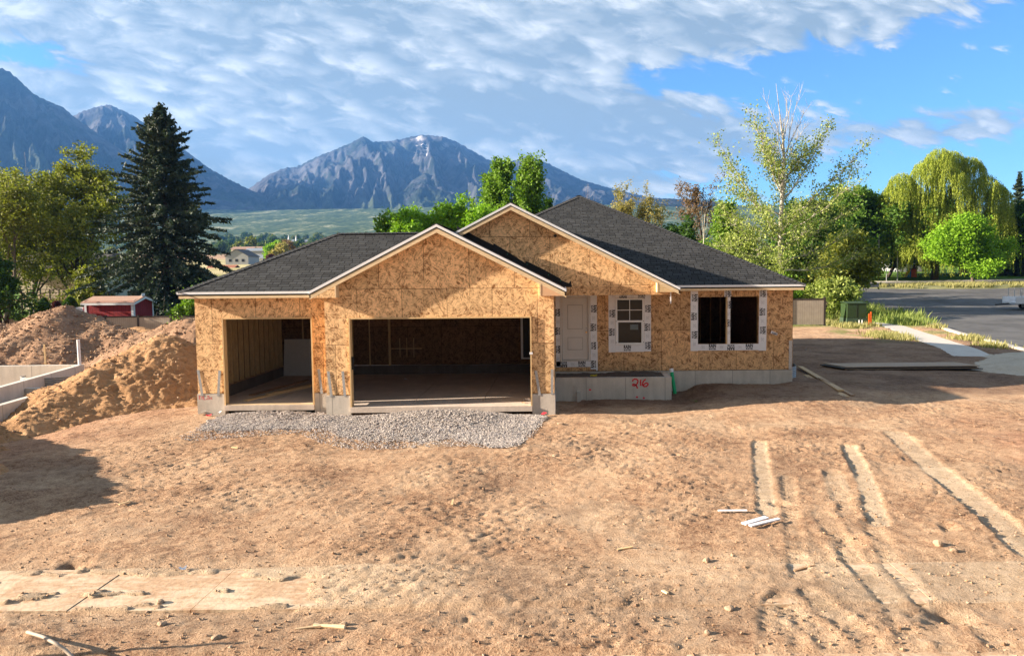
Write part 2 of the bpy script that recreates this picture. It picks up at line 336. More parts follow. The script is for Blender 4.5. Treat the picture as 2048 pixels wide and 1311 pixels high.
# ---------------------------------------------------------------- object helpers
def link(o, parent=None):
    S.collection.objects.link(o)
    if parent is not None: o.parent = parent
    return o
def tag(o, label=None, cat=None, group=None, kind=None):
    if label: o['label'] = label
    if cat: o['category'] = cat
    if group: o['group'] = group
    if kind: o['kind'] = kind
    return o
def empty(name, loc=(0, 0, 0), rz=0., **kw):
    o = bpy.data.objects.new(name, None); o.location = loc; o.rotation_euler = (0, 0, rz); o.empty_display_size = .2
    link(o); tag(o, **kw); OFF[o.name] = Vector(loc); return o
OFF = {}
class MB:
    """collects faces in WORLD coordinates; build() links ONE mesh"""
    def __init__(s): s.v = []; s.f = []; s.mi = []; s.uv = {}
    def quad(s, pts, mi=0, uv=None):
        n = len(s.v); s.v += [tuple(p) for p in pts]; s.f.append(tuple(range(n, n+len(pts)))); s.mi.append(mi)
        if uv: s.uv[len(s.f)-1] = uv
        return s
    def box(s, x0, x1, y0, y1, z0, z1, mi=0, mtx=None):
        c = [(x0, y0, z0), (x1, y0, z0), (x1, y1, z0), (x0, y1, z0), (x0, y0, z1), (x1, y0, z1), (x1, y1, z1), (x0, y1, z1)]
        if mtx is not None: c = [tuple(mtx @ Vector(p)) for p in c]
        n = len(s.v); s.v += c
        for f in ((0, 3, 2, 1), (4, 5, 6, 7), (0, 1, 5, 4), (1, 2, 6, 5), (2, 3, 7, 6), (3, 0, 4, 7)): s.f.append(tuple(n+i for i in f)); s.mi.append(mi)
        return s
    def bar(s, p, q, wd, ht, mi=0, upv=(0, 0, 1)):
        p = Vector(p); q = Vector(q); d = (q-p); L = d.length; d.normalize(); upv = Vector(upv)
        sd = d.cross(upv); 
        if sd.length < 1e-4: sd = d.cross(Vector((1, 0, 0)))
        sd.normalize(); u = sd.cross(d)
        m = Matrix(((d.x, sd.x, u.x, p.x), (d.y, sd.y, u.y, p.y), (d.z, sd.z, u.z, p.z), (0, 0, 0, 1)))
        return s.box(0, L, -wd/2, wd/2, -ht/2, ht/2, mi, m)
    def tube(s, pts, rad, n=8, cap=True, mi=0):
        pts = [Vector(p) for p in pts]; rads = rad if hasattr(rad, '__len__') else [rad]*len(pts); rings = []
        for i, p in enumerate(pts):
            d = (pts[min(i+1, len(pts)-1)]-pts[max(i-1, 0)]).normalized(); a = d.cross(Vector((0, 0, 1)))
            if a.length < .05: a = d.cross(Vector((1, 0, 0)))
            a.normalize(); b = d.cross(a); k = len(s.v); rings.append(k)
            s.v += [tuple(p+(a*math.cos(2*math.pi*j/n)+b*math.sin(2*math.pi*j/n))*rads[i]) for j in range(n)]
        for r0, r1 in zip(rings[:-1], rings[1:]):
            for j in range(n): s.f.append((r0+j, r0+(j+1) % n, r1+(j+1) % n, r1+j)); s.mi.append(mi)
        if cap: s.f.append(tuple(rings[0]+j for j in range(n))[::-1]); s.mi.append(mi); s.f.append(tuple(rings[-1]+j for j in range(n))); s.mi.append(mi)
        return s
    def prism(s, poly, d, mi=0, mi_side=None):
        """poly: 3D points, extruded by vector d"""
        poly = [Vector(p) for p in poly]; d = Vector(d); n = len(poly); k = len(s.v); ms = mi if mi_side is None else mi_side
        s.v += [tuple(p) for p in poly]+[tuple(p+d) for p in poly]
        s.f.append(tuple(range(k, k+n))); s.mi.append(mi); s.f.append(tuple(range(k+2*n-1, k+n-1, -1))); s.mi.append(ms)
        for i in range(n): j = (i+1) % n; s.f.append((k+i, k+n+i, k+n+j, k+j)); s.mi.append(ms)
        return s
    def build(s, name, mats, parent=None, bevel=0., smooth=False, **kw):
        if not isinstance(mats, (list, tuple)): mats = [mats]
        off = Vector((0, 0, 0))
        if parent is not None:
            off = OFF[parent.name]
        vs = s.v
        if parent is None:
            a = np.array(vs); c = Vector(((a[:, 0].min()+a[:, 0].max())/2, (a[:, 1].min()+a[:, 1].max())/2, a[:, 2].min())); off = c
        me = bpy.data.meshes.new(name); me.from_pydata([(v[0]-off.x, v[1]-off.y, v[2]-off.z) for v in vs], [], s.f)
        for m in mats: me.materials.append(m)
        me.polygons.foreach_set('material_index', s.mi)
        if s.uv:
            uvl = me.uv_layers.new(name='UVMap')
            for fi, uv in s.uv.items():
                for li, u in zip(me.polygons[fi].loop_indices, uv): uvl.data[li].uv = u
        bm = bmesh.new(); bm.from_mesh(me)
        if not s.uv: bmesh.ops.recalc_face_normals(bm, faces=bm.faces)
        bm.to_mesh(me); bm.free()
        if smooth: me.polygons.foreach_set('use_smooth', [True]*len(me.polygons))
        o = bpy.data.objects.new(name, me)
        if parent is None: o.location = off
        link(o, parent)
        OFF[o.name] = off.copy()
        if bevel:
            b = o.modifiers.new('bevel', 'BEVEL'); b.width = bevel; b.segments = 2; b.limit_method = 'ANGLE'
        tag(o, **kw); return o
def npmesh(name, verts, faces, mats, parent=None, smooth=True, attrs=None, fattr=None, loc=None):
    me = bpy.data.meshes.new(name); verts = np.asarray(verts, np.float32); faces = np.asarray(faces, np.int32); k = faces.shape[1]
    if loc is not None: verts = verts-np.array(loc, np.float32)
    me.vertices.add(len(verts)); me.vertices.foreach_set('co', verts.ravel())
    me.loops.add(faces.size); me.loops.foreach_set('vertex_index', faces.ravel())
    me.polygons.add(len(faces)); me.polygons.foreach_set('loop_start', np.arange(0, faces.size, k, dtype=np.int32)); me.polygons.foreach_set('loop_total', np.full(len(faces), k, np.int32))
    me.polygons.foreach_set('use_smooth', np.full(len(faces), smooth)); me.update(calc_edges=True)
    for m in (mats if isinstance(mats, (list, tuple)) else [mats]): me.materials.append(m)
    if attrs:
        for an, data in attrs.items():
            a = me.color_attributes.new(an, 'FLOAT_COLOR', 'POINT'); a.data.foreach_set('color', np.asarray(data, np.float32).ravel())
    if fattr is not None:
        a = me.attributes.new('tint', 'FLOAT', 'FACE'); a.data.foreach_set('value', np.asarray(fattr, np.float32))
    o = bpy.data.objects.new(name, me)
    if loc is not None and parent is None: o.location = loc
    return link(o, parent)
def gridfaces(ny, nx):
    i = np.arange(ny-1)[:, None]*nx+np.arange(nx-1)[None, :]; i = i.ravel(); return np.stack([i, i+1, i+nx+1, i+nx], 1)
def copy_tree(o, parent=None, **kw):
    c = o.copy(); S.collection.objects.link(c); c.parent = parent
    for ch in list(o.children): copy_tree(ch, c)
    tag(c, **kw); return c
# ---------------------------------------------------------------- terrain
CP = np.array([(-10.1, 20.9, -.27), (-8, 20.3, -.22), (-6.4, 20.1, -.28), (-3, 19.9, -.2), (-.2, 20.1, -.27), (.3, 22.3, -.42), (1.5, 22.7, -.36), (3.4, 22.8, -.40), (3.9, 24.1, -.40), (4.6, 24.0, -.06), (5.4, 24., -.09), (6.2, 24., -.14), (6.9, 24., -.14), (7.6, 24.1, -.03), (9, 27, -.15), (10, 32, -.12), (5.5, 22.5, -.2),
 (-10, 17, -.38), (-5, 17, -.38), (0, 17, -.40), (5, 17, -.38), (10, 20, -.3), (15, 22, -.28), (20, 28, -.28), (-8, 13, -.45), (0, 13, -.47), (8, 13, -.43), (15, 14, -.36), (-9, 10.5, -.5), (0, 10.5, -.5), (9, 10.5, -.5),
 (-16, 20, -.75), (-20, 28, -.9), (-13, 30, -.7), (-30, 35, -1.), (-30, 56, -1.1), (-10, 50, -.7), (17, 50, -.1), (22, 42, -.25), (28, 58, -.1), (40, 60, 0.), (14, 36, -.15), (60, 40, -.2), (-60, 40, -1.2)])
FY = [0, 56, 80, 106, 200, 375, 1000, 1800, 2600, 3300, 4500, 12000]; FZ = [-.6, -.55, .75, 2.0, 5.2, 9.5, 33, 92, 185, 283, 330, 350]
def zg(X, Y):
    X = np.asarray(X, float); Y = np.asarray(Y, float)
    num = np.zeros(X.shape); den = np.zeros(X.shape)
    for cx, cy, cz in CP:
        w_ = 1/(((X-cx)**2+(Y-cy)**2)+.15)**1.7; num += w_*cz; den += w_
    zn = num/den
    zn = zn*(1-sst(Y, 10.6, 10.2))+(-.5)*sst(Y, 10.6, 10.2)
    zf = np.interp(Y, FY, FZ)
    k = sst(Y, 54, 84); z = zn*(1-k)+zf*k
    kf = sst(Y, 1500, 3400)
    return z+kf*(14*fbm(X/600., Y/600., 4, seed=5)+10)
LITE = []; 
def gp(pts, z=-.45): return [tuple(G(px, py, z))[:2] for px, py in pts]
strips = [(gp([(1518, 893), (1524, 950), (1535, 1030)]), .16, 1.), (gp([(1698, 903), (1735, 975), (1757, 1050)]), .17, 1.), (gp([(1790, 878), (1880, 950), (1965, 1020), (2060, 1100)]), .26, .8),
          (gp([(1668, 955), (1680, 1000)]), .2, .55)]
tracks = [(gp([(1640, 1030), (1700, 1110), (1790, 1210), (1850, 1330)]), .15), (gp([(1740, 1050), (1790, 1130), (1850, 1200)]), .14), (gp([(1560, 1195), (1640, 1260), (1720, 1340)]), .14), (gp([(1620, 1185), (1720, 1260), (1800, 1340)]), .14),
          (gp([(1545, 1200), (1535, 1340)]), .13), (gp([(1580, 1200), (1590, 1340)]), .13), (gp([(1840, 1230), (1960, 1340)]), .14), (gp([(1925, 1215), (2048, 1330)]), .14), (gp([(1575, 960), (1585, 1060), (1600, 1150)]), .13), (gp([(1660, 950), (1700, 1040)]), .13)]
ROAD = [(17.5, 2), (19.5, 20), (20.8, 28)]+[tuple(G(px, py, -.2))[:2] for px, py in ((2048, 698), (1985, 681), (1920, 665), (1860, 648))]+[(28.6, 62), (28.5, 68), (26, 73), (20, 76), (0, 78), (-12, 78.5), (-12, 97), (20, 99), (60, 103), (130, 112), (130, 2)]
WALK_L = [tuple(G(px, py, -.2))[:2] for px, py in ((1905, 712), (1880, 697), (1800, 664), (1738, 646))]
WALK_R = [tuple(G(px, py, -.2))[:2] for px, py in ((1990, 712), (1955, 697), (1868, 668), (1796, 650))]
WALKPOLY = WALK_L+WALK_R[::-1]
GRAV = gp([(400, 868), (405, 845), (450, 824), (640, 818), (660, 836), (700, 823), (1064, 818), (1092, 838), (1070, 862), (1015, 900), (960, 888), (900, 880), (760, 884), (680, 872), (640, 856), (520, 866)], -.3)
def near_detail(X, Y, Z):
    """relief and soil masks of the yard"""
    yard = sst(Y, 60, 45)
    th = .62; xr = X*math.cos(th)+Y*math.sin(th); yr = -X*math.sin(th)+Y*math.cos(th)
    wx = xr+.25*perlin(X*1.1, Y*1.1, 31); wy = yr+.25*perlin(X*1.1+9, Y*1.1, 32)
    clod = 1-2*np.abs(perlin(wx*1.7, wy*3.6, 11)); clod2 = 1-2*np.abs(perlin(wx*3.6, wy*9.5, 12)); clod3 = 1-2*np.abs(perlin(wx*7, wy*14, 13)); c4 = perlin(X*24, Y*30, 14)
    patch = sst(fbm(X*.33, Y*.33, 3, seed=21), -.30, .35)
    d = .040*fbm(X*.55, Y*.55, 3, seed=3)+(.3+.7*patch)*(.022*clod+.030*clod2+.031*clod3+.013*c4)+(1-patch)*.012*perlin(X*6.5, Y*3.4, 15)
    smooth = np.zeros(X.shape); lite = np.zeros(X.shape); cut = np.zeros(X.shape); tread = np.zeros(X.shape); berm = np.zeros(X.shape)
    for pts, wd, k in strips:
        dd = polydist(X, Y, pts)+.05*perlin(X*5, Y*5, 8); m = sst(dd, wd*1.15, wd*.85); smooth = np.maximum(smooth, m*.85); lite = np.maximum(lite, m*k); cut = cut-.005*m*k
        berm += .012*k*np.exp(-((dd-wd*1.25)/.06)**2)*np.clip(.4+1.6*perlin(X*5, Y*5, 9), 0, 1.2)
    for pts, wd in tracks:
        dd = polydist(X, Y, pts)+.015*perlin(X*8, Y*8, 8); m = sst(dd, wd*1.3, wd*.6)*np.clip(.75+1.2*perlin(X*1.3, Y*1.3, 19), .1, 1); smooth = np.maximum(smooth, m*.6); lite = np.maximum(lite, m*.35); cut = cut-.012*m
        (x0, y0), (x1, y1) = pts[0], pts[-1]; L = math.hypot(x1-x0, y1-y0); ux, uy = (x1-x0)/L, (y1-y0)/L
        s = (X-x0)*ux+(Y-y0)*uy; q = (X-x0)*uy-(Y-y0)*ux
        tread += m*.010*np.sign(np.sin(s*42+np.abs(q)*14))
        berm += .014*np.exp(-((dd-wd*1.35)/.05)**2)*np.clip(.3+1.6*perlin(X*3, Y*3, 9), 0, 1)
    # ruts and holes by the walk at the lower right
    for (px, py), r_, dep in (((1905, 1225), .24, .09), ((1895, 1060), .16, .07), ((1560, 1010), .14, .07), ((140, 1130), .2, .12), ((1855, 1238), .12, .03), ((1640, 1090), .3, .05), ((1700, 1085), .22, .07)):
        cx, cy = gp([(px, py)])[0]; dd = np.hypot(X-cx, (Y-cy))+.08*perlin(X*4, Y*4, 41); cut -= dep*np.exp(-(dd/r_)**2)
        berm += dep*.4*np.exp(-((dd-r_*1.4)/.12)**2)*(.5+perlin(X*7, Y*7, 42))
    # front walk: soil drifted over the middle of it
    inw = sst(Y, 8.93, 8.98)*sst(Y, 10.27, 10.20)
    drift = sst(X, -4.0, -1.2); drift = np.clip(drift*1.9+.9*fbm(X*.8, Y*1.6, 5, seed=51)+.75*sst(Y, 9.75, 10.15)-.08+.35*sst(X, 2, 5)+.35*sst(Y, 9.10, 8.95), 0, 1)
    dust = sst(fbm(X*.9+3, Y*2.2, 5, seed=52), .0, .35)
    over = np.maximum(drift, .85*dust)
    rgt = sst(X, 2.6, 4.4); d = d*(1-inw)+inw*((-.075+.105*sst(over, .25, .75)+d*.9*sst(over, .3, .8))*(1-rgt)+rgt*(.027+.16*d)); d = d-.035*sst(X, -.8, -1.8)*(1-rgt)*sst(Y, 8.96, 8.92)*sst(Y, 8.5, 8.85); d = d-.05*rgt*sst(Y, 8.95, 8.9)*sst(Y, 8.3, 8.8)
    flatn = sst(Y, 10.6, 10.3)*sst(Y, 8.6, 8.9)*(1-inw); d = d*(1-.35*flatn)
    fr = sst(Y, 7.95, 7.85); d = d*(1-.5*fr)-.03*fr
    d = d*(1-smooth*.88)+cut+tread+berm
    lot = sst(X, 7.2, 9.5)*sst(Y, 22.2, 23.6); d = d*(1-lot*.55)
    inr = inpoly(X, Y, ROAD) | inpoly(X, Y, WALKPOLY); d = np.where(inr, -.12, d*yard)
    hs = (X > -9.9) & (X < -.3) & (Y > 20.6) & (Y < 27) | (X > -6) & (X < 7.3) & (Y > 24.5) & (Y < 39.5); d = np.where(hs, -.15, d)
    gr = inpoly(X, Y, GRAV); 
    walk_soil = inw*sst(over, .2, .7)
    dryp = .35*sst(fbm(X*.45+5, Y*.45, 4, seed=91), .12, .4)*(1-patch*.5); dry = np.clip(dryp+lite+.30*sst(Y, 10.9, 10.2)*sst(Y, 8.2, 8.8)+.45*sst(X, 2.6, 4.4)*inw+.4*inw*sst(X, -.5, -3), 0, 1)
    red = np.clip(sst(X, 8.3, 10.5)*sst(Y, 9.5, 12.5)*sst(Y, 20.5, 17.)*(.5+.8*fbm(X*.6, Y*.6, 3, seed=61)), 0, 1)
    red = np.maximum(red, .5*sst(X, -9.5, -13)*sst(Y, 60, 40))
    damp_shade = np.clip(.28*sst(fbm(X*.38+11, Y*.5, 4, seed=93), .10, .38)+lot*.75+sst(X, .2, .9)*sst(X, 9., 7.)*sst(Y, 21.2, 22.3)*.75, 0, 1)*sst(Y, 43, 40)  # damp patches by noise, plus the house shadow darkened into the soil
    return d, dry, red, damp_shade, gr.astype(float)
def axis(segs, grow, lim):
    a = [segs[0][0]]
    for s0, s1, st in segs:
        n = max(1, int(round((s1-s0)/st))); a += list(np.linspace(s0, s1, n+1)[1:])
    st = segs[-1][2]
    while a[-1] < lim: st *= grow; a.append(a[-1]+st)
    return a
xs = axis([(-13.6, 16.6, .042)], 1.055, 6900); xl = [-13.6]; st = .05
while xl[-1] > -6900: st *= 1.055; xl.append(xl[-1]-st)
xs = np.array(xl[:0:-1]+xs)
ys = np.array(list(np.linspace(-60, 4, 12))+[4.6, 5.2, 5.8]+axis([(6.2, 13, .036), (13, 19, .05), (19, 27, .09), (27, 46, .22)], 1.03, 8000))
XX, YY = np.meshgrid(xs, ys); ZZ = zg(XX, YY)
jn = (YY < 60)
dd_, dry_, red_, damp_shade_, grv_ = near_detail(XX, YY, ZZ); dd_ = np.where(YY < 60, dd_, np.where(inpoly(XX, YY, ROAD), -.25, 0)); ZZ = ZZ+dd_
soil = np.stack([dry_, red_, damp_shade_, np.ones_like(dry_)], -1).reshape(-1, 4)
lawn = (sst(YY, 57, 60)*(XX < -8)*sst(YY, 200, 130)+sst(YY, 104, 107)*sst(YY, 260, 200)*(XX > -12)+sst(YY, 47, 52)*sst(YY, 78, 74)*(XX > -8)*(XX < 28)).clip(0, 1)
lawn = np.maximum(lawn, .55*sst(XX, 15.5, 17.)*sst(YY, 36, 44)*(XX < 30)*(YY < 75)*sst(fbm(XX*.5, YY*.5, 3, seed=71), -.1, .3))
tan_ = sst(YY, 130, 150)*sst(YY, 560, 480); sage = sst(YY, 700, 1100)
cover = np.stack([lawn, tan_*(1-lawn), sage, np.ones_like(lawn)], -1).reshape(-1, 4)
def ground_mat():
    m, t, b = mat('bare_soil', .97, .12); p = pos(t)
    s = t.sep(t.new('ShaderNodeAttribute', attribute_name='soil').outputs['Vector']); c_ = t.sep(t.new('ShaderNodeAttribute', attribute_name='cover').outputs['Vector'])
    n = t.noise(p, .55, 5, .6); n2 = t.noise(p, 5., 5, .65); n3 = t.noise(p, 34., 4, .7); n4 = t.noise(t.vmath('ADD', p, (5., 3., 0.)), 110., 2, .6)
    f = t.math('ADD', t.math('MULTIPLY', n, .28), t.math('ADD', t.math('MULTIPLY', n2, .30), t.math('MULTIPLY', n3, .42)))
    c = t.ramp(f, (.37, (.15, .080, .047)), (.44, (.36, .212, .128)), (.52, (.58, .378, .235)), (.66, (.72, .52, .35)))
    c = t.mix(t.math('MULTIPLY', s[0], .8), c, t.mix(t.mapr(n2, .35, .65), (.62, .475, .32), (.74, .59, .42)))
    c = t.mix(t.math('MULTIPLY', s[1], .7), c, t.mix(t.mapr(n2, .35, .65), (.33, .155, .09), (.52, .25, .16)))
    c = t.mix(t.math('MULTIPLY', s[2], .8), c, t.mix(t.mapr(f, .4, .62), (.12, .070, .048), (.225, .14, .098)))  # colour of damp patches and of the painted house shadow
    peb = t.mapr(t.noise(p, 60., 1, .4), .70, .76); c = t.mix(t.math('MULTIPLY', peb, .5), c, (.50, .40, .30))
    gl = t.mix(t.mapr(t.noise(p, 3., 4), .35, .65), (.07, .14, .02), (.15, .26, .04))
    c = t.mix(c_[0], c, gl)
    c = t.mix(c_[1], c, t.mix(t.mapr(t.noise(p, .05, 4), .35, .65), (.42, .36, .17), (.62, .54, .30)))
    bl = t.noise(t.vmath('MULTIPLY', p, (.012, .004, .004)), 1., 7, .62); bl2 = t.noise(t.vmath('MULTIPLY', p, (.06, .03, .03)), 1., 4, .6)
    sg = t.ramp(t.math('ADD', t.math('MULTIPLY', bl, .5), t.math('MULTIPLY', bl2, .5)), (.38, (.03, .058, .026)), (.48, (.06, .10, .038)), (.55, (.13, .165, .07)), (.63, (.42, .40, .26)))
    c = t.mix(c_[2], c, sg)
    t.l.new(c, b.inputs['Base Color'])
    h = t.math('ADD', t.math('MULTIPLY', n3, .6), t.math('ADD', t.math('MULTIPLY', n4, .3), t.math('MULTIPLY', n2, .8)))
    bump(t, b, h, 1., .09); return m
M['soil'] = ground_mat()
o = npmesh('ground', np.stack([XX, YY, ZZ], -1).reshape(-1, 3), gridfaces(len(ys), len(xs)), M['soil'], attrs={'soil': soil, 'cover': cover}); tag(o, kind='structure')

def zs(x, y): return float(zg(np.array([x]), np.array([y]))[0])
def strip_sheet(name, left, right, m, off=.02, n=10, thick=.12, **kw):
    """a strip of paving between two edge lines, following the ground"""
    def res(pts):
        pts = np.array(pts, float); s = np.r_[0, np.cumsum(np.hypot(*np.diff(pts, axis=0).T))]; s /= s[-1]; q = np.linspace(0, 1, n*(len(pts)-1)+1)
        return np.stack([np.interp(q, s, pts[:, 0]), np.interp(q, s, pts[:, 1])], 1)
    a, b = res(left), res(right); k = 7; N = len(a)
    V = []
    for i in range(N):
        for j in range(k+1):
            q = a[i]*(1-j/k)+b[i]*(j/k); V.append((q[0], q[1], 0))
    V = np.array(V); V[:, 2] = zg(V[:, 0], V[:, 1])+off
    Fc = gridfaces(N, k+1)
    # skirt
    top = len(V); ring = [i*(k+1) for i in range(N)]+[(N-1)*(k+1)+j for j in range(1, k+1)]+[i*(k+1)+k for i in range(N-2, -1, -1)]+[j for j in range(k-1, 0, -1)]
    low = V[ring].copy(); low[:, 2] -= thick; V = np.vstack([V, low]); L = len(ring)
    sk = np.array([(ring[i], ring[(i+1) % L], top+(i+1) % L, top+i) for i in range(L)])
    o = npmesh(name, V, np.vstack([Fc, sk]), m, smooth=False); tag(o, kind='structure', **kw); return o
# street
rp = []
NX, NY = 90, 120
rx = np.linspace(17, 130, 150); ry = np.r_[np.linspace(2, 72, 50), np.linspace(72.6, 112, 60)]
def road_sheet():
    rx = np.r_[np.linspace(-12, 17, 20), np.linspace(17.3, 34, 90), np.linspace(35, 130, 50)]; ry = np.r_[np.linspace(2, 70, 100), np.linspace(70.4, 112, 90)]
    A_, B_ = np.meshgrid(rx, ry); Z_ = zg(A_, B_)+.0
    fc = gridfaces(len(ry), len(rx)); cen = np.stack([A_.ravel()[fc].mean(1), B_.ravel()[fc].mean(1)], 1)
    keep = inpoly(cen[:, 0], cen[:, 1], ROAD)
    o = npmesh('street', np.stack([A_, B_, Z_], -1).reshape(-1, 3), fc[keep], M['asphalt']); tag(o, kind='structure')
road_sheet()
ci = ROAD[0:11]; co = [(x-.32, y+.06) for x, y in ci]
strip_sheet('kerb', co, ci, M['white_walk'], .10, 6, .3)
far_in = [(-12, 97), (20, 99), (60, 103), (130, 112)]; strip_sheet('kerb_far', [(x, y+.5) for x, y in far_in][::-1], far_in[::-1], M['white_walk'], .12, 12, .3)
strip_sheet('pavement_far', [(x, y+3.6) for x, y in far_in][::-1], [(x, y+2.) for x, y in far_in][::-1], M['white_walk'], .05, 12, .1)
strip_sheet('pavement_side', WALK_L, WALK_R, M['white_walk'], .0, 8, .12)
# front walk and street kerb along the bottom of the picture
mb = MB()
for i in range(-14, 24):
    x0 = i*1.52; mb.box(x0+.006, x0+1.52-.006, 8.95, 10.23, -.66, -.478+.004*math.sin(i*2.1))
mb.build('pavement', M['walk'], kind='structure')
MB().box(-25, 30, 7.36, 7.86, -.75, -.518).build('kerb_front', M['walk'], bevel=.02, kind='structure')
MB().box(-25, 30, -20, 7.3, -.9, -.60).build('road', M['asphalt'], kind='structure')

# ---------------------------------------------------------------- mountains
def mtn_mat(name, green, snowy):
    m, t, b = mat(name, .95, .1); p = pos(t); nz = t.sep(t.new('ShaderNodeNewGeometry').outputs['Normal'])[2]
    a = t.sep(t.new('ShaderNodeAttribute', attribute_name='soil').outputs['Vector'])
    n = t.noise(p, .0022, 8, .62); n2 = t.noise(p, .012, 6, .65); n3 = t.noise(t.vmath('MULTIPLY', p, (1., 1., .25)), .006, 6, .6)
    rock = t.mix(t.mapr(n3, .38, .62), (.034, .038, .048), (.105, .105, .115)); veg = t.mix(t.mapr(n2, .4, .6), (.010, .018, .016), (.028, .040, .030))
    f = t.math('ADD', t.math('ADD', n, t.math('MULTIPLY', n2, .5)), green); c = t.mix(t.mapr(f, .70, .86), rock, veg)
    c = t.mix(a[1], c, t.mix(t.mapr(n2, .4, .6), (.035, .055, .03), (.08, .10, .05)))
    if snowy: c = t.mix(t.math('MULTIPLY', a[0], t.mapr(t.math('ADD', t.math('MULTIPLY', n2, .6), t.math('MULTIPLY', n3, .4)), .46, .54)), c, (.70, .68, .70))
    t.l.new(c, b.inputs['Base Color']); bump(t, b, t.math('ADD', n2, n3), .8, 30.); return m
def mountain(name, prof, Yb, Yr, umin, umax, nu, ns, seed, amp, green, snowy=False, back=700, vegtop=.2, **kw):
    px = np.array([a for a, b in prof], float); py = np.array([b for a, b in prof], float)
    U = np.linspace(umin, umax, nu); s = np.r_[np.linspace(0, 1, ns), 1+np.linspace(.02, 1, 12)]
    UU, SS = np.meshgrid(U, s)
    ry_ = np.interp(UU, px, py); zr = CAMZ+(545-(ry_+.009*(UU-1120)))/1500*Yr
    a = (UU-1120)/1500
    Yv = np.where(SS <= 1, Yb+(Yr-Yb)*SS, Yr+(SS-1)*back); Xv = a*Yv
    zb = zg(Xv, np.full(Xv.shape, float(Yb)))-30
    warp = .9*fbm(UU/130., SS*1.3, 3, seed=seed+9)
    gul = ridged(UU/95.+warp*.7+SS*.35, SS*.9, 6, seed=seed); fine = ridged(UU/26.+warp, SS*3.2, 4, seed=seed+4)
    base = zb+(zr-zb)*np.clip(SS, 0, 1)**1.18
    env = np.clip(SS, 0, 1)*(1-np.clip(SS, 0, 1))*4
    H_ = (zr-zb)
    Z_ = base+env**.8*amp*H_*((gul-1.2)*.18+(fine-1.1)*.07)
    # keep the drawn skyline: nothing in front may rise above the crest line of sight
    lim = CAMZ+(zr-CAMZ)*Yv/Yr*(1-.012*(1-np.clip(SS, 0, 1))); Z_ = np.minimum(Z_, lim)
    edge = np.exp(-((SS-1)/.035)**2); Z_ = Z_+edge*Yr*.0011*fbm(UU/7., SS*0, 5, seed=seed+2)*1.6
    Z_ = np.where(SS > 1, Z_-(SS-1)**1.1*H_*.8, Z_)
    msk = np.zeros(UU.shape+(4,)); msk[..., 3] = 1
    if snowy:
        d1 = np.exp(-((UU-858)/28)**2)*sst(SS, .66, .86)*.7+sst(UU, 820, 850)*sst(UU, 990, 940)*sst(SS, .80, .97)*.7+np.exp(-((UU-1087)/7)**2)*sst(SS, .55, .7)+sst(UU, 690, 720)*sst(UU, 770, 745)*sst(SS, .9, 1)*.5
        msk[..., 0] = np.clip(d1*sst(-fine, -1.15, -.75)*1.8+np.exp(-((UU-(843+ (1-SS)*45))/5)**2)*sst(SS, .6, .72)*1.2, 0, 1)
    msk[..., 1] = sst(SS, vegtop+.25, vegtop)*.9
    o = npmesh(name, np.stack([Xv, Yv, Z_], -1).reshape(-1, 3), gridfaces(len(s), nu), mtn_mat(name+'_surface', green, snowy), attrs={'soil': msk.reshape(-1, 4)}); tag(o, kind='structure', **kw)
mountain('mountain', [(380, 430), (430, 415), (505, 380), (545, 352), (580, 338), (600, 337), (640, 318), (680, 302), (710, 290), (735, 277), (755, 288), (790, 286), (830, 278), (850, 274), (890, 277), (920, 288), (950, 305), (980, 322), (1005, 331), (1040, 322), (1060, 315), (1100, 330), (1140, 350), (1165, 362), (1200, 372), (1230, 380), (1300, 396), (1400, 405), (1500, 415), (1700, 435), (2200, 455)], 3500, 6500, 380, 2200, 760, 150, 3, 1., 0., True, vegtop=.04)
mountain('mountain', [(-500, 90), (-100, 110), (0, 137), (30, 146), (45, 152), (60, 166), (90, 195), (115, 208), (145, 220), (165, 238), (230, 285), (290, 325), (350, 362), (430, 396), (520, 415), (600, 430)], 2300, 3900, -500, 600, 460, 130, 14, .85, .02, vegtop=.30)
mountain('mountain', [(60, 330), (150, 245), (178, 231), (205, 222), (235, 215), (262, 226), (285, 238), (320, 262), (380, 302), (430, 340), (470, 362), (505, 380), (560, 402), (640, 432)], 3300, 5100, 60, 640, 300, 110, 23, .9, .03, vegtop=.2)
mountain('hill', [(740, 432), (770, 412), (800, 387), (830, 363), (855, 348), (880, 357), (910, 371), (960, 398), (1010, 422), (1060, 436)], 3300, 4700, 740, 1060, 220, 90, 33, .9, .02, vegtop=.25)
mountain('hill', [(1100, 440), (1180, 425), (1260, 408), (1330, 398), (1400, 402), (1480, 412), (1600, 428), (1800, 440), (2200, 450)], 2600, 3600, 1100, 2200, 240, 60, 43, .8, .06, vegtop=.3)

# ---------------------------------------------------------------- air
def haze():
    me = bpy.data.meshes.new('haze'); v = [(x, y, z) for z in (-8., 1330.) for y in (-90., 8450.) for x in (-7300., 7300.)]
    me.from_pydata(v, [], [(0, 2, 3, 1), (4, 5, 7, 6), (0, 1, 5, 4), (1, 3, 7, 5), (3, 2, 6, 7), (2, 0, 4, 6)])
    m = bpy.data.materials.new('air'); m.use_nodes = True; n = m.node_tree; n.nodes.remove(n.nodes['Principled BSDF'])
    pv = n.nodes.new('ShaderNodeVolumePrincipled'); pv.inputs['Color'].default_value = (.15, .42, 1., 1); pv.inputs['Density'].default_value = .78e-4; pv.inputs['Anisotropy'].default_value = .2
    n.links.new(pv.outputs[0], n.nodes['Material Output'].inputs['Volume']); me.materials.append(m)
    o = bpy.data.objects.new('haze', me); link(o); tag(o, kind='stuff')
haze()
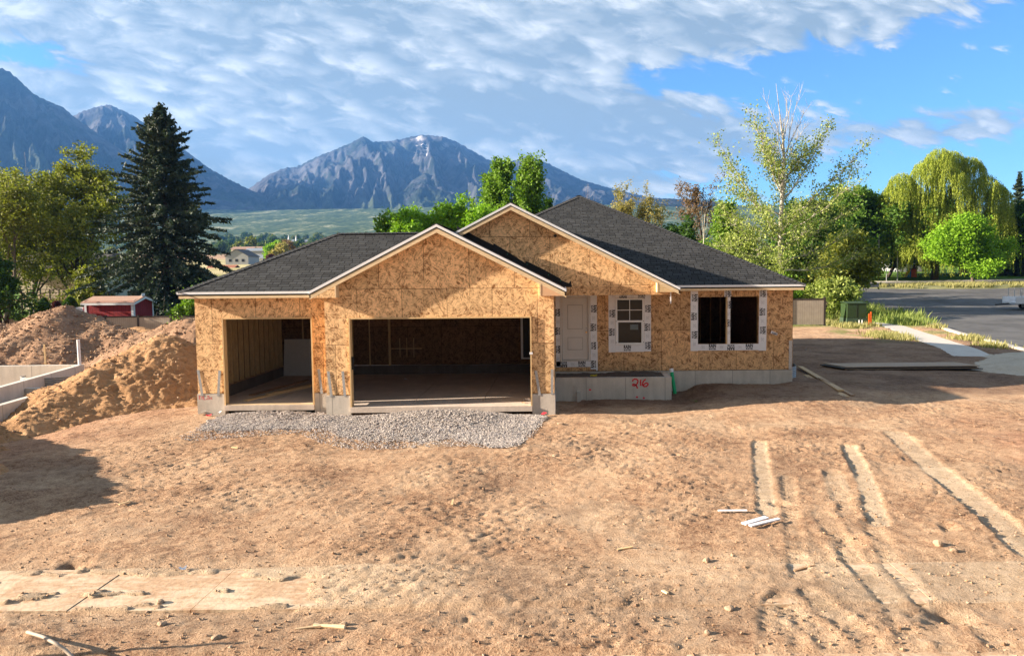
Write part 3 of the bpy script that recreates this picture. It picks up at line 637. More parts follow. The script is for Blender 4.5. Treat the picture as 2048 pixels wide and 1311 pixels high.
# ---------------------------------------------------------------- house
ZE = 3.15; SL = .51; OV = .3
house = empty('house', (-1.3, 20.27, 0), label='unfinished one storey house in bare strand board with dark roofs and open garage bays', cat='house')
def wall(axis_, c0, c1, a0, a1, z0, z1, holes=()):
    """wall slab: axis 'x' runs along X at Y c0..c1; 'y' runs along Y at X c0..c1"""
    mb = MB(); A_ = sorted({a0, a1, *[h[0] for h in holes], *[h[1] for h in holes]}); Z_ = sorted({z0, z1, *[h[2] for h in holes], *[h[3] for h in holes]})
    A_ = [v for v in A_ if a0 <= v <= a1]; Z_ = [v for v in Z_ if z0 <= v <= z1]
    def hole(i, j):
        if i < 0 or j < 0 or i >= len(A_)-1 or j >= len(Z_)-1: return True
        a = (A_[i]+A_[i+1])/2; z = (Z_[j]+Z_[j+1])/2; return any(h[0] < a < h[1] and h[2] < z < h[3] for h in holes)
    pt = (lambda a, c, z: (a, c, z)) if axis_ == 'x' else (lambda a, c, z: (c, a, z))
    for i in range(len(A_)-1):
        for j in range(len(Z_)-1):
            if hole(i, j): continue
            a, b, z, w_ = A_[i], A_[i+1], Z_[j], Z_[j+1]
            mb.quad([pt(a, c0, z), pt(b, c0, z), pt(b, c0, w_), pt(a, c0, w_)]); mb.quad([pt(a, c1, z), pt(a, c1, w_), pt(b, c1, w_), pt(b, c1, z)])
            if hole(i-1, j): mb.quad([pt(a, c0, z), pt(a, c0, w_), pt(a, c1, w_), pt(a, c1, z)])
            if hole(i+1, j): mb.quad([pt(b, c0, z), pt(b, c1, z), pt(b, c1, w_), pt(b, c0, w_)])
            if hole(i, j-1): mb.quad([pt(a, c0, z), pt(a, c1, z), pt(b, c1, z), pt(b, c0, z)])
            if hole(i, j+1): mb.quad([pt(a, c0, w_), pt(b, c0, w_), pt(b, c1, w_), pt(a, c1, w_)])
    return mb
H = house
LX, RX = -10.12, -.17                         # garage block
SX = -6.37                                    # step between the bays
FX = 7.56                                     # right corner of the house
Y0, Y1, Y2, YB = 20.27, 20.77, 24.3, 27.0
OB = (-5.72, -.775, -1, 2.43); OS_ = (-9.37, -6.87, -1, 2.43)
W0 = wall('x', Y0, Y0+.15, SX, RX, .33, 3.2, [OB]).build('wall', M['osb'], H)
W1 = wall('x', Y1, Y1+.15, LX, SX-.001, .33, 3.0, [OS_]).build('wall', M['osb'], H)
wall('y', SX, SX+.15, Y0+.151, Y1+.149, .33, 3.0).build('wall', M['osb'], H)
wall('y', RX-.15, RX, Y0+.151, Y2+.5, .33, 3.0).build('wall', M['osb'], H)
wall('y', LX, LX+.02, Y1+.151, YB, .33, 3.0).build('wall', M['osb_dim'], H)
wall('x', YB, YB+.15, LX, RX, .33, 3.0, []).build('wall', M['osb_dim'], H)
HD = (.0, .98, .72, 2.83); HW = (1.80, 2.73, 1.24, 2.76); HO = (4.48, 6.45, 1.24, 2.77)
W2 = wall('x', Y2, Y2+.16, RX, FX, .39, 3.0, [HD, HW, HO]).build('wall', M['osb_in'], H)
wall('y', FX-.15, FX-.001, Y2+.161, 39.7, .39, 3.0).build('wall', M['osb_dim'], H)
wall('x', 39.55, 39.7, -5.9, FX-.151, .39, 3.0).build('wall', M['osb_in'], H)
wall('y', -5.9, -5.75, YB+.15, 39.549, .39, 3.0).build('wall', M['osb_in'], H)
# gable walls
yg = 23.0; AX, AZ = -1.455, 5.60
MB().prism([(-6.55, Y0+.002, 3.2), (.05, Y0+.002, 3.2), (-3.25, Y0+.002, 4.86)], (0, .14, 0)).build('gable_wall', M['osb'], H)
MB().prism([(RX+.0, yg, 3.16), (3.50, yg, 3.16), (3.50, yg, 3.16), (AX, yg, AZ), (-3.25, yg, AZ-(AX+3.25)*-.507*-1 if False else AZ-.507*(AX+3.25)), (-3.25, yg, 3.16)], (0, .12, 0)).build('gable_wall', M['osb'], H)
MB().box(RX+.002, 3.50, yg-.012, yg+.14, 2.90, 3.155).build('porch_beam', M['osb_in'], H)
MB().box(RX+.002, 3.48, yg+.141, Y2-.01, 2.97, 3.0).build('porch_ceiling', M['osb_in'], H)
# concrete
def stem(mb, x0, x1, y0, y1, z1, z0=-.9): MB().box(x0, x1, y0, y1, z0, z1).build('foundation', M['conc'], H)
F_ = MB(); stem(F_, SX-.02, OB[0], Y0-.02, Y0+.2, .31); stem(F_, OB[1], RX+.02, Y0-.02, Y0+.2, .31); stem(F_, LX-.02, OS_[0], Y1-.02, Y1+.2, .31); stem(F_, OS_[1], SX-.021, Y1-.02, Y1+.2, .31)
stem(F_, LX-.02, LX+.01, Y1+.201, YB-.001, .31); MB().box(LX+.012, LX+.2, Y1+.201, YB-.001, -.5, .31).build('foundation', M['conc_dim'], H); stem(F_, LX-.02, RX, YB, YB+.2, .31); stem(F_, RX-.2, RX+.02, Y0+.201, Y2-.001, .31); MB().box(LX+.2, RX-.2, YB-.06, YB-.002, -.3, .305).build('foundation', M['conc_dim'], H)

F2 = MB(); stem(F2, 3.42, FX+.0, Y2-.02, Y2+.2, .375); stem(F2, FX-.2, FX+.0, Y2+.201, 39.7, .375); stem(F2, -5.9, FX-.2, 39.5, 39.7, .375); stem(F2, RX, 3.42, Y2-.018, Y2+.2, .375)

pw = MB(); pw.box(RX+.021, 3.43, yg, yg+.2, -.9, .35); pw.box(3.25, 3.43, yg+.2, Y2-.021, -.9, .35); 
porch = pw.build('porch_wall', M['conc'], H)
# key block standing at the foot of the porch wall
MB().box(.42, .50, yg-.03, yg-.001, -.5, .12).box(.50, .62, yg-.14, yg-.001, -.5, -.06).build('form_block', M['conc'], H)
V = []
nx, ny = 60, 18; gx, gy = np.meshgrid(np.linspace(RX+.03, 3.24, nx), np.linspace(yg+.21, Y2-.025, ny)); gz = .33+.035*fbm(gx*3, gy*3, 4, seed=2)+.05*sst(gx, 1.0, 2.6)*sst(gx, 3.3, 2.8)
fillm = plain('dark_fill_gravel', (.10, .085, .075), .95, .5, 40., .9)
npmesh('porch_fill', np.stack([gx-OFF['house'].x, gy-OFF['house'].y, gz], -1).reshape(-1, 3), gridfaces(ny, nx), fillm, parent=H)
# garage slab with its lip and joints
sb = MB()
jx = [LX+.02, -8.25, SX-.02+.0, -4.15, -2.2, RX-.02]; 
for a, b in zip(jx[:-1], jx[1:]):
    yf = Y0-.10 if a > SX-.5 else Y1-.10
    x0, x1 = a+.009, b-.009
    sb.box(x0, x1, Y1+.22, YB-.07, -.2, 0.)
sl_ = sb.build('garage_slab', M['slab'], H)
MB().box(OB[0]+.002, OB[1]-.002, Y0-.08, Y1+.215, -.15, -.003).build('garage_slab', M['slab'], H)
MB().box(OS_[0]+.002, OS_[1]-.002, Y1-.08, Y1+.215, -.15, -.003).build('garage_slab', M['slab'], H)
MB().box(OS_[0]+.06, OS_[1]-.0, Y1-.03, Y1+.08, -.001, .018).build('sill_board', M['wood_pale'], H)
MB().box(SX-.0, OB[0]-.0, Y0+.21, Y1+.215, -.15, -.004).build('garage_slab', M['slab'], H)
# frames round the openings: lumber standing proud of the boards
def frame(x0, x1, y, z1, name='opening_frame'):
    mb = MB(); mb.box(x0, x0+.04, y-.05, y+.16, -.04, z1); mb.box(x1-.04, x1, y-.05, y+.16, -.04, z1); mb.box(x0+.0401, x1-.0401, y-.048, y+.16, z1-.04, z1)
    return mb.build(name, M['wood_z'], H)
frame(OB[0]-.002, OB[1]+.002, Y0, 2.432); frame(OS_[0]-.002, OS_[1]+.002, Y1, 2.432)
# straps tying wall to footing
for (x0, z0, x1, z1, y) in ((-10.09, .99, -9.99, .26, Y1), (-9.49, .97, -9.55, .25, Y1), (-6.73, .98, -6.66, .30, Y1), (-6.31, .98, -6.24, .28, Y0), (-5.92, .98, -5.87, .29, Y0), (-.67, .95, -.57, .27, Y0), (-.225, .98, -.235, .30, Y0)):
    MB().bar((x0, y-.010, z0), (x1, y-.026, z1), .07, .006, 0, (0, 1, 0)).build('strap', M['galv'], H)
MB().box(7.44, 7.545, Y2-.014, Y2-.001, .39, 1.33).build('strap', M['galv'], H)
# --- roofs
def roof_plane(name, pts, e0, e1, thick=.10, m=None, rot=None):
    """pts: 3D corners (anticlockwise from above); e0,e1: two points on the eave give the course direction"""
    pts = [Vector(p) for p in pts]; e0 = Vector(e0); e1 = Vector(e1); u = (e1-e0).normalized()
    nrm = (pts[1]-pts[0]).cross(pts[2]-pts[0]).normalized()
    if nrm.z < 0: nrm = -nrm
    v = nrm.cross(u).normalized()
    if v.z < 0: v = -v
    mb = MB(); uv = [((p-e0).dot(u), (p-e0).dot(v)) for p in pts]; mb.quad(pts, 0, uv)
    low = [p-Vector((0, 0, thick)) for p in pts]; mb.quad(low[::-1], 1, uv[::-1])
    for i in range(len(pts)):
        j = (i+1) % len(pts); mb.quad([pts[i], low[i], low[j], pts[j]], 1, [(0, 0)]*4)
    return mb.build(name, [m or M['shingle'], M['wood_brown']], H)
GX0, GX1, GYf, GYb = -10.44, .16, 20.47, 27.32; gr_ = (GYb-GYf)/2; GRZ = ZE+SL*gr_; GRY = (GYf+GYb)/2
roof_plane('roof', [(GX0, GYf, ZE), (-6.0, GYf, ZE), (-3.25, GRY, GRZ), (GX0+gr_, GRY, GRZ)], (GX0, GYf, ZE), (0, GYf, ZE))
roof_plane('roof', [(GX0, GYb, ZE), (GX0, GYf, ZE), (GX0+gr_, GRY, GRZ)], (GX0, GYb, ZE), (GX0, GYf, ZE))
roof_plane('roof', [(-3.0, GYb, ZE), (GX0, GYb, ZE), (GX0+gr_, GRY, GRZ), (-3.0, GRY, GRZ)], (0, GYb, ZE), (GX0, GYb, ZE))
# garage gable
gxa, gxl, gxr, gyf = -3.25, -6.67, .17, Y0-OV; GAZ = GRZ+.004
roof_plane('roof', [(gxl, gyf, GAZ-.51*(gxa-gxl)), (gxa, gyf, GAZ), (gxa, GRY, GAZ), (gxl, GYf+.05, GAZ-.51*(gxa-gxl))], (gxl, GRY, 3.1), (gxl, gyf, 3.1), m=M['shingle'])
roof_plane('roof', [(gxa, gyf, GAZ), (gxr, gyf, GAZ-.51*(gxr-gxa)), (gxr, yg-.005, GAZ-.51*(gxr-gxa)), (gxa, yg-.005, GAZ)], (gxr, gyf, 3.1), (gxr, yg, 3.1), m=M['under'])
# main hip
MX0, MX1, MYf, MYb = -6.2, 7.85, 24.0, 40.0; mr = (MX1-MX0)/2; MPX = (MX0+MX1)/2; MPZ = ZE+SL*mr; py1, py2 = MYf+mr, MYb-mr
py2 = max(py2, py1+1.2)
roof_plane('roof', [(MX0, MYf, ZE), (MX1, MYf, ZE), (MPX, py1, MPZ)], (MX0, MYf, ZE), (MX1, MYf, ZE))
roof_plane('roof', [(MX1, MYf, ZE), (MX1, MYb, ZE), (MPX, py2, MPZ), (MPX, py1, MPZ)], (MX1, MYf, ZE), (MX1, MYb, ZE))
roof_plane('roof', [(MX1, MYb, ZE), (MX0, MYb, ZE), (MPX, py2, MPZ)], (MX1, MYb, ZE), (MX0, MYb, ZE))
roof_plane('roof', [(MX0, MYb, ZE), (MX0, MYf, ZE), (MPX, py1, MPZ), (MPX, py2, MPZ)], (MX0, MYb, ZE), (MX0, MYf, ZE))
# porch gable roof
BZ = AZ+.09; bs = .507; byf = yg-OV; bxr = 3.64
roof_plane('roof', [(AX, byf, BZ), (bxr, byf, BZ-bs*(bxr-AX)), (bxr, 24.05, BZ-bs*(bxr-AX)), (AX, MYf+(BZ-ZE)/SL, BZ)], (bxr, byf, 3.1), (bxr, 29, 3.1), .09)
roof_plane('roof', [(-3.13, byf, BZ-bs*(AX+3.13)), (AX, byf, BZ), (AX, MYf+(BZ-ZE)/SL, BZ), (-3.13, 27.5, BZ-bs*(AX+3.13))], (-3.1, 29, 3.1), (-3.1, byf, 3.1), .09)
# ridge and hip caps
def caps(name, p, q, wd=.26, step=.145):
    p = Vector(p); q = Vector(q); d = q-p; L = d.length; d.normalize(); side = d.cross(Vector((0, 0, 1))).normalized(); mb = MB(); k = int(L/step)
    hz_ = 1 if abs(d.z) > .05 else .9
    for i in range(k):
        a = p+d*(i*step); b = p+d*((i+1)*step+.03); lift = Vector((0, 0, .030)); lo = Vector((0, 0, .012)); dr = Vector((0, 0, -.36*wd*.5))*hz_
        jw = wd/2*(1+random.uniform(-.05, .05))
        A0, A1, A2 = a-side*jw+dr+lift, a+lift, a+side*jw+dr+lift; B0, B1, B2 = b-side*jw+dr+lo, b+lo, b+side*jw+dr+lo
        mb.quad([A0, A1, B1, B0]); mb.quad([A1, A2, B2, B1]); mb.quad([A0, A0-lift*.6, A1-lift*.6, A1]); mb.quad([A1, A1-lift*.6, A2-lift*.6, A2])
    return mb.build(name, M['cap'], H)
caps('hip_cap', (GX0, GYf, ZE), (GX0+gr_, GRY, GRZ)); caps('ridge_cap', (GX0+gr_, GRY, GRZ), (-3.2, GRY, GRZ)); caps('ridge_cap', (gxa, gyf, GAZ), (gxa, GRY, GAZ))
caps('hip_cap', (MX1, MYf, ZE), (MPX, py1, MPZ)); caps('hip_cap', (MX0+2.6, MYf+2.6, ZE+2.6*SL), (MPX, py1, MPZ)); caps('ridge_cap', (MPX, py1, MPZ), (MPX, py2, MPZ)); caps('ridge_cap', (AX, byf, BZ), (AX, 28.9, BZ))
# fascias with white drip edge
def fascia(p, q, out, name='fascia', h=.115, dr=.055, m='wood_pale'):
    """p,q at the top outer roof edge; out = outward unit vector"""
    p = Vector(p); q = Vector(q); o_ = Vector(out); z = Vector((0, 0, 1))
    f = MB().prism([p-z*dr, q-z*dr, q-z*(dr+h), p-z*(dr+h)], o_*-.038).build(name, M[m], H)
    g = MB().prism([p+z*.008+o_*.012, q+z*.008+o_*.012, q-z*dr+o_*.012, p-z*dr+o_*.012], o_*-.05).build('drip_edge', M['drip'], H)
    return f
fascia((GX0, GYf, ZE), (gxl+.02, GYf, ZE), (0, -1, 0)); fascia((GX0, GYb, ZE), (GX0, GYf, ZE), (-1, 0, 0)); fascia((bxr+.02, MYf, ZE), (MX1, MYf, ZE), (0, -1, 0)); fascia((MX1, MYf, ZE), (MX1, MYb, ZE), (1, 0, 0))
zl = GAZ-.51*(gxa-gxl)
fascia((gxl, gyf, zl), (gxa, gyf, GAZ), (0, -1, 0), 'rake_board', .15, .065); fascia((gxa, gyf, GAZ), (gxr, gyf, GAZ-.51*(gxr-gxa)), (0, -1, 0), 'rake_board', .15, .065)
fascia((gxl, GYf, zl), (gxl, gyf, zl), (-1, 0, 0)); fascia((gxr, gyf, GAZ-.51*(gxr-gxa)), (gxr, yg-.02, GAZ-.51*(gxr-gxa)), (1, 0, 0))
fascia((-3.13, byf, BZ-bs*(AX+3.13)), (AX, byf, BZ), (0, -1, 0), 'rake_board', .14, .06); fascia((AX, byf, BZ), (bxr, byf, BZ-bs*(bxr-AX)), (0, -1, 0), 'rake_board', .14, .06)
fascia((bxr, byf, BZ-bs*(bxr-AX)), (bxr, MYf-.05, BZ-bs*(bxr-AX)), (1, 0, 0))
# soffit frames and the boxed ends of the rakes
MB().box(GX0+.04, gxl, GYf+.04, Y1-.002, 2.985, 3.0).build('soffit', M['wood_brown'], H); MB().box(3.6, MX1-.04, MYf+.04, Y2-.002, 2.985, 3.0).build('soffit', M['wood_brown'], H)
MB().box(FX+.001, MX1-.04, Y2-.001, MYb-.3, 2.985, 3.0).build('soffit', M['wood_brown'], H); MB().box(GX0+.04, LX-.001, Y1-.001, GYb-.1, 2.985, 3.0).build('soffit', M['wood_brown'], H)
zb_ = 2.985
def box_end(x_out, x_in, yf, yb, ztop_out, ztop_in, face_m):
    MB().prism([(x_out, yf+.002, zb_), (x_in, yf+.002, zb_), (x_in, yf+.002, ztop_in), (x_out, yf+.002, ztop_out)], (0, .02, 0)).build('return_box', M[face_m], H)
    sx_ = .035 if x_in > x_out else -.035
    MB().box(min(x_in, x_in+sx_), max(x_in, x_in+sx_), yf-.004, yb, zb_, ztop_in+.01).build('return_side', M['wood_pale'], H)
    MB().box(min(x_in, x_out), max(x_in, x_out), yf+.025, yb, zb_, zb_+.02).build('soffit', M['wood'], H)
gz_ = lambda x: GAZ-.51*abs(x-gxa)-.215
box_end(gxl+.05, -5.99, gyf, Y0-.002, gz_(gxl)+.07, gz_(-5.99)+.02, 'osb'); box_end(gxr-.05, -.50, gyf, Y0-.002, gz_(gxr)+.07, gz_(-.50)+.02, 'ply')
bz_ = lambda x: BZ-bs*abs(x-AX)-.2
box_end(bxr-.05, 2.98, byf, yg-.015, bz_(bxr)+.08, bz_(2.98)+.02, 'wood')
# black underlayment lapped up the wall above the garage roof
zz_ = lambda x: GAZ-.51*(x-gxa)
rl = [(-3.12, .34), (-2.55, .30), (-2.02, .30), (-2.0, .40), (-1.45, .30), (-1.05, .20), (-1.02, .33), (-.5, .34), (.02, .30), (.05, .24), (.28, .27), (.60, .22)]
pts_up = [(x, yg-.012, zz_(x)+d*.62) for x, d in rl if x < .3]+[(.34, yg-.012, zz_(.05)+.14), (.42, yg-.012, 2.93), (.20, yg-.012, 2.98), (.14, yg-.012, zz_(.14)-.03), (-3.1, yg-.012, zz_(-3.1)-.03)]
MB().prism(pts_up, (0, .008, 0)).build('underlayment_flap', M['under'], H)
for x in (.02, -.35, -1.0, -1.6): MB().box(x, x+.025, yg-.018, yg-.012, zz_(x)+.10, zz_(x)+.125).build('cap_nail', M['sign_green'], H)
MB().prism([(-3.1, byf+.3, zz_(-3.1)+.02), (-2.9, byf-.0, zz_(-3.1)-.02), (-2.75, byf+.1, zz_(-3.1)+.06), (-2.95, byf+.3, zz_(-3.1)+.17)], (0, .05, 0)).build('underlayment_flap', M['under'], H)
MB().tube([(-.12, yg-.006, 4.72), (-.12, yg-.02, 4.72)], .05, 8).build('vent_hole', M['black'], H)
MB().box(3.38, 3.415, yg-.04, yg-.02, 2.62, 3.0).build('hanger_strap', M['drip'], H)
# --- lettering for the flashing tape
FC = {}
def glyphs(txt, size, bold=.02):
    k = (txt, size, bold)
    if k not in FC:
        cu = bpy.data.curves.new('lettering', 'FONT'); cu.body = txt; cu.size = size; cu.align_x = 'CENTER'; cu.align_y = 'CENTER'; cu.offset = bold*size; cu.resolution_u = 2
        to = bpy.data.objects.new('lettering', cu); me = bpy.data.meshes.new_from_object(to)
        FC[k] = ([v.co.copy() for v in me.vertices], [tuple(p.vertices) for p in me.polygons]); bpy.data.objects.remove(to); bpy.data.curves.remove(cu)
    return FC[k]
def put_text(mb, txt, size, cx, y, cz, ang, sx=1., mi=0, bold=.02):
    vs, fs = glyphs(txt, size, bold); n = len(mb.v); c, s = math.cos(ang), math.sin(ang)
    mb.v += [(cx+c*v.x*sx-s*v.y, y, cz+s*v.x*sx+c*v.y) for v in vs]
    for f in fs: mb.f.append(tuple(n+i for i in f)); mb.mi.append(mi)
def logo(mb, cx, y, cz, ang):
    c, s = math.cos(ang), math.sin(ang)
    put_text(mb, 'RAIN', .150, cx-s*.042, y, cz+c*.042, ang, .70, 0, .045); put_text(mb, 'BUSTER', .082, cx+s*.056, y, cz-c*.056, ang, .80, 0, .035)
def faint(mb, cx, y, cz, ang):
    for k in (-1, 0, 1):
        c, s = math.cos(ang), math.sin(ang); put_text(mb, 'rain buster' if k else 'flashing', .036, cx-s*k*.034, y, cz+c*k*.034, ang, .8, 1, .01)
def tape(x0, x1, z0, z1, y, vertical, phase=0., tilt=0.):
    mb = MB(); mb.prism([(x0, y, z0), (x1, y, z0), (x1+tilt, y, z1), (x0+tilt, y, z1)], (0, .004, 0)); t_ = mb.build('flashing_tape', M['tape'], H)
    step = .30; i = 0; a0, a1 = (z0, z1) if vertical else (x0, x1); p = a1-.10-phase
    while p > a0+.09:
        k = i % 4; c = (x0+x1)/2
        cx, cz = (c, p) if vertical else (p, (z0+z1)/2)
        ang = ((-math.pi/2 if k == 0 else math.pi/2) if vertical else (0 if k == 0 else math.pi))
        L = MB()
        if k % 2 == 0: logo(L, cx, y-.0025, cz, ang)
        else: faint(L, cx, y-.0025, cz, ang)
        L.build('lettering', [M['ink'], M['ink2']], t_); p -= step; i += 1
yt = Y2-.006
tape(4.24, 4.479, 1.02, 2.965, yt, True, .12); tape(6.451, 6.70, 1.01, 2.975, yt-.002, True, 0., .015); tape(4.479, 6.451, 1.03, 1.238, yt-.001, False, .2)
tape(5.335, 5.555, 2.772, 2.985, yt, True, 0.)
tape(5.44, 5.535, 1.245, 2.765, yt+.03, True, .15)
tape(1.575, 1.80, 1.00, 2.86, yt, True, .5); tape(2.735, 2.955, 1.02, 2.86, yt-.001, True, .35); tape(1.802, 2.733, 1.01, 1.238, yt, False, .45); tape(1.58, 2.95, 2.765, 2.87, yt+.001, False, .2)
tape(-.14, -.002, .55, 2.86, yt, True, .45); tape(.985, 1.20, .45, 2.87, yt-.001, True, .35); tape(-.13, 1.05, .53, .718, yt, False, .25); tape(-.0, .98, 2.832, 2.88, yt, False, 5.)
MB().box(1.165, 1.215, Y2-.012, Y2-.009, .40, 1.35).build('flashing_tape', M['tape'], H)
# entry door
dr = MB(); dr.box(.002, .062, Y2-.02, Y2+.12, .725, 2.825); dr.box(.918, .978, Y2-.02, Y2+.12, .725, 2.825); dr.box(.063, .917, Y2-.019, Y2+.12, 2.775, 2.825); dr.box(.063, .917, Y2-.03, Y2+.12, .725, .765)
drf = dr.build('door_frame', M['door'], H)
dd = MB(); dd.box(.07, .91, Y2+.045, Y2+.09, .775, 2.768); door = dd.build('door', M['door'], H)
for z0, z1 in ((1.06, 1.52), (1.74, 2.58)):
    g = MB()
    for a, b, c, d in ((.22, .76, z0, z0+.018), (.22, .76, z1-.018, z1), (.22, .238, z0+.018, z1-.018), (.742, .76, z0+.018, z1-.018)): g.box(a, b, Y2+.041, Y2+.0449, c, d)
    g.box(.262, .718, Y2+.037, Y2+.0449, z0+.045, z1-.045); g.build('door_panel', M['door'], door)
    g = MB()
    for a, b, c, d in ((.24, .742, z0+.02, z0+.043), (.24, .742, z1-.043, z1-.02), (.24, .260, z0+.045, z1-.045), (.72, .74, z0+.045, z1-.045)): g.box(a, b, Y2+.0435, Y2+.0448, c, d)
    g.build('door_groove', M['door_rim'], door)
MB().tube([(.855, Y2+.045, 1.66), (.855, Y2+.02, 1.66), (.855, Y2-.005, 1.66), (.855, Y2-.025, 1.66)], [.032, .014, .028, .020], 12).build('door_knob', M['brass'], door)
MB().tube([(.855, Y2+.045, 1.79), (.855, Y2+.02, 1.79)], [.026, .024], 12).build('deadbolt', M['galv'], door)
# window
wf = MB(); x0, x1, z0, z1 = 1.803, 2.727, 1.243, 2.757; a = .055
wf.box(x0, x0+a, Y2-.03, Y2+.06, z0, z1); wf.box(x1-a, x1, Y2-.03, Y2+.06, z0, z1); wf.box(x0+a, x1-a, Y2-.03, Y2+.06, z0, z0+a+.01); wf.box(x0+a, x1-a, Y2-.03, Y2+.06, z1-a, z1); wf.box(x0+a, x1-a, Y2-.033, Y2+.06, 1.975, 2.035)
wf.box(x0+a, x0+a+.03, Y2-.018, Y2+.05, z0+a+.01, 1.975); wf.box(x1-a-.03, x1-a, Y2-.018, Y2+.05, z0+a+.01, 1.975)
win = wf.build('window', M['white'], H, bevel=.003)
MB().box(x0+a, x1-a, Y2+.02, Y2+.026, z0+a, z1-a).build('pane', M['glass'], win)
mu = MB(); mu.box((x0+x1)/2-.01, (x0+x1)/2+.01, Y2+.008, Y2+.0195, 2.035, z1-a); mu.box(x0+a, x1-a, Y2+.009, Y2+.0190, 2.36, 2.38); mu.build('muntin', M['white'], win)
for x in (x0+.01, x1-.03):
    for z in (1.31, 2.0): MB().box(x, x+.02, Y2-.036, Y2-.03, z, z+.025).build('window_clip', M['black'], win)
MB().box(2.28, 2.54, Y2+.0185, Y2+.0198, 1.73, 1.90).build('window_sticker', plain('faded_sticker', (.13, .16, .17), .5), win)
# open window hole: mullion and lumber
MB().box(5.40, 5.435, Y2-.008, Y2+.15, 1.24, 2.77).build('mullion', M['wood_z'], H); MB().box(5.436, 5.54, Y2+.029, Y2+.15, 1.24, 2.77).build('mullion', M['wood_z'], H)
# interior of the front room
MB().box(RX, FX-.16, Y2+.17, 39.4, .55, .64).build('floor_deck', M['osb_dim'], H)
for i, x in enumerate((4.6, 5.0, 5.42, 5.85, 6.28, 6.7)): MB().box(x, x+.04, 31.3, 31.44, .65, 3.0).build('stud', M['stud'], H)
for i, y in enumerate((25.2, 25.7, 26.2, 26.7, 27.2, 27.7)): MB().box(FX-.29, FX-.152, y, y+.04, .65, 3.0).build('stud', M['stud'], H)
MB().box(2.9, FX-.3, 33.0, 33.02, .65, 3.0).build('partition', M['osb_dim'], H)
# garage interior: studs on the left wall, sheathing inside, plates, side door
for i in range(15):
    y = Y1+.22+i*.41; MB().box(LX+.021, LX+.16, y, y+.04 if i % 4 else y+.085, .34, 3.0).build('stud', M['stud'], H)
MB().box(LX+.021, LX+.16, Y1+.16, YB-.01, .312, .3395).build('sill_plate', M['wood_brown'], H)
MB().box(-6.2, -6.12, YB-.05, YB-.001, .31, 3.0).build('stud', M['stud'], H)
for i in range(5): MB().box(-6.9+i*-.6, -6.86+i*-.6, YB-.04, YB-.001, .31, 3.0).build('stud', M['stud'], H)
for i in range(3): MB().box(-5.7+i*.25-.1, -5.68+i*.25-.1, YB-.03, YB-.001, .6, 1.3).build('stud', M['stud'], H)
MB().box(-6.1, -5.0, YB-.03, YB-.001, .90, .93).build('blocking', M['stud'], H)
ddf = MB(); ddf.box(-1.42, -1.34, YB-.04, YB-.001, .55, 2.9); ddf.box(-1.42, -.40, YB-.04, YB-.001, .50, .55); ddf.box(-1.33, -.42, YB-.02, YB-.002, .56, 2.9, 1); ddf.build('inner_door', [M['white'], M['black']], H)  # black infill paints the darkness of the opening inside the white frame
MB().box(OB[0]+.041, OB[0]+.09, Y0+.02, Y0+.10, 1.02, 1.36).build('latch_plate', M['black'], H)
MB().box(OB[1]-.06, OB[1]+.03, Y0-.058, Y0-.05, 1.40, 1.46).build('tag_label', M['paper'], H)
# graffiti house number and survey marks
def stroke(mb, pts, wd, y):
    pts = [Vector((p[0], y, p[1])) for p in pts]
    n = len(mb.v)
    for i, p in enumerate(pts):
        d = (pts[min(i+1, len(pts)-1)]-pts[max(i-1, 0)]).normalized(); s = Vector((-d.z, 0, d.x))*wd/2*(1+.25*math.sin(i*1.7)); mb.v += [tuple(p+s), tuple(p-s)]
    for i in range(len(pts)-1): mb.f.append((n+2*i, n+2*i+1, n+2*i+3, n+2*i+2)); mb.mi.append(0)
def smooth_pts(pts, k=5):
    out = []
    for i in range(len(pts)-1):
        p0 = pts[max(i-1, 0)]; p1 = pts[i]; p2 = pts[i+1]; p3 = pts[min(i+2, len(pts)-1)]
        for j in range(k):
            t = j/k; out.append(tuple(.5*((2*p1[a])+(-p0[a]+p2[a])*t+(2*p0[a]-5*p1[a]+4*p2[a]-p3[a])*t*t+(-p0[a]+3*p1[a]-3*p2[a]+p3[a])*t**3) for a in (0, 1)))
    return out+[pts[-1]]
gm = MB(); ox, oz, k = 2.22, .02, .5
for st_ in ([(0, .42), (.05, .54), (.16, .58), (.28, .52), (.30, .40), (.24, .26), (.12, .16), (.02, .18), (.04, .26), (.16, .22), (.24, .10), (.28, -.02)], [(.46, .54), (.45, .36), (.46, .14)], [(.74, .56), (.64, .48), (.57, .34), (.56, .20), (.66, .10), (.80, .14), (.86, .26), (.78, .32), (.66, .26), (.60, .16)]):
    stroke(gm, smooth_pts([(ox+a*k*1.12, oz+b*k*.98) for a, b in st_]), .042, yg-.003)
gm.build('house_number', M['red'], H)
gm = MB()
for x, z in ((.91, -.03), (2.57, -.30), (2.36, -.27)):
    stroke(gm, [(x-.03, z), (x, z+.02), (x+.03, z)], .045, yg-.003)
gm.build('survey_mark', M['pinkred'], H)
gm = MB()
for st_ in ([(0, .1), (0, 0)], [(-.02, .1), (.03, .1)], [(.06, .1), (.09, .06), (.06, .03), (.09, 0)], [(.13, .1), (.13, 0), (.17, 0)], [(.2, .01), (.24, .01)], [(.27, .1), (.27, 0)], [(.25, .1), (.3, .1)], [(.32, 0), (.32, .08), (.35, .02), (.38, .08), (.38, 0)]):
    stroke(gm, [(-10.08+a*.9, .16+b) for a, b in st_], .014, Y1-.023)
gm.build('survey_mark', M['red'], H)
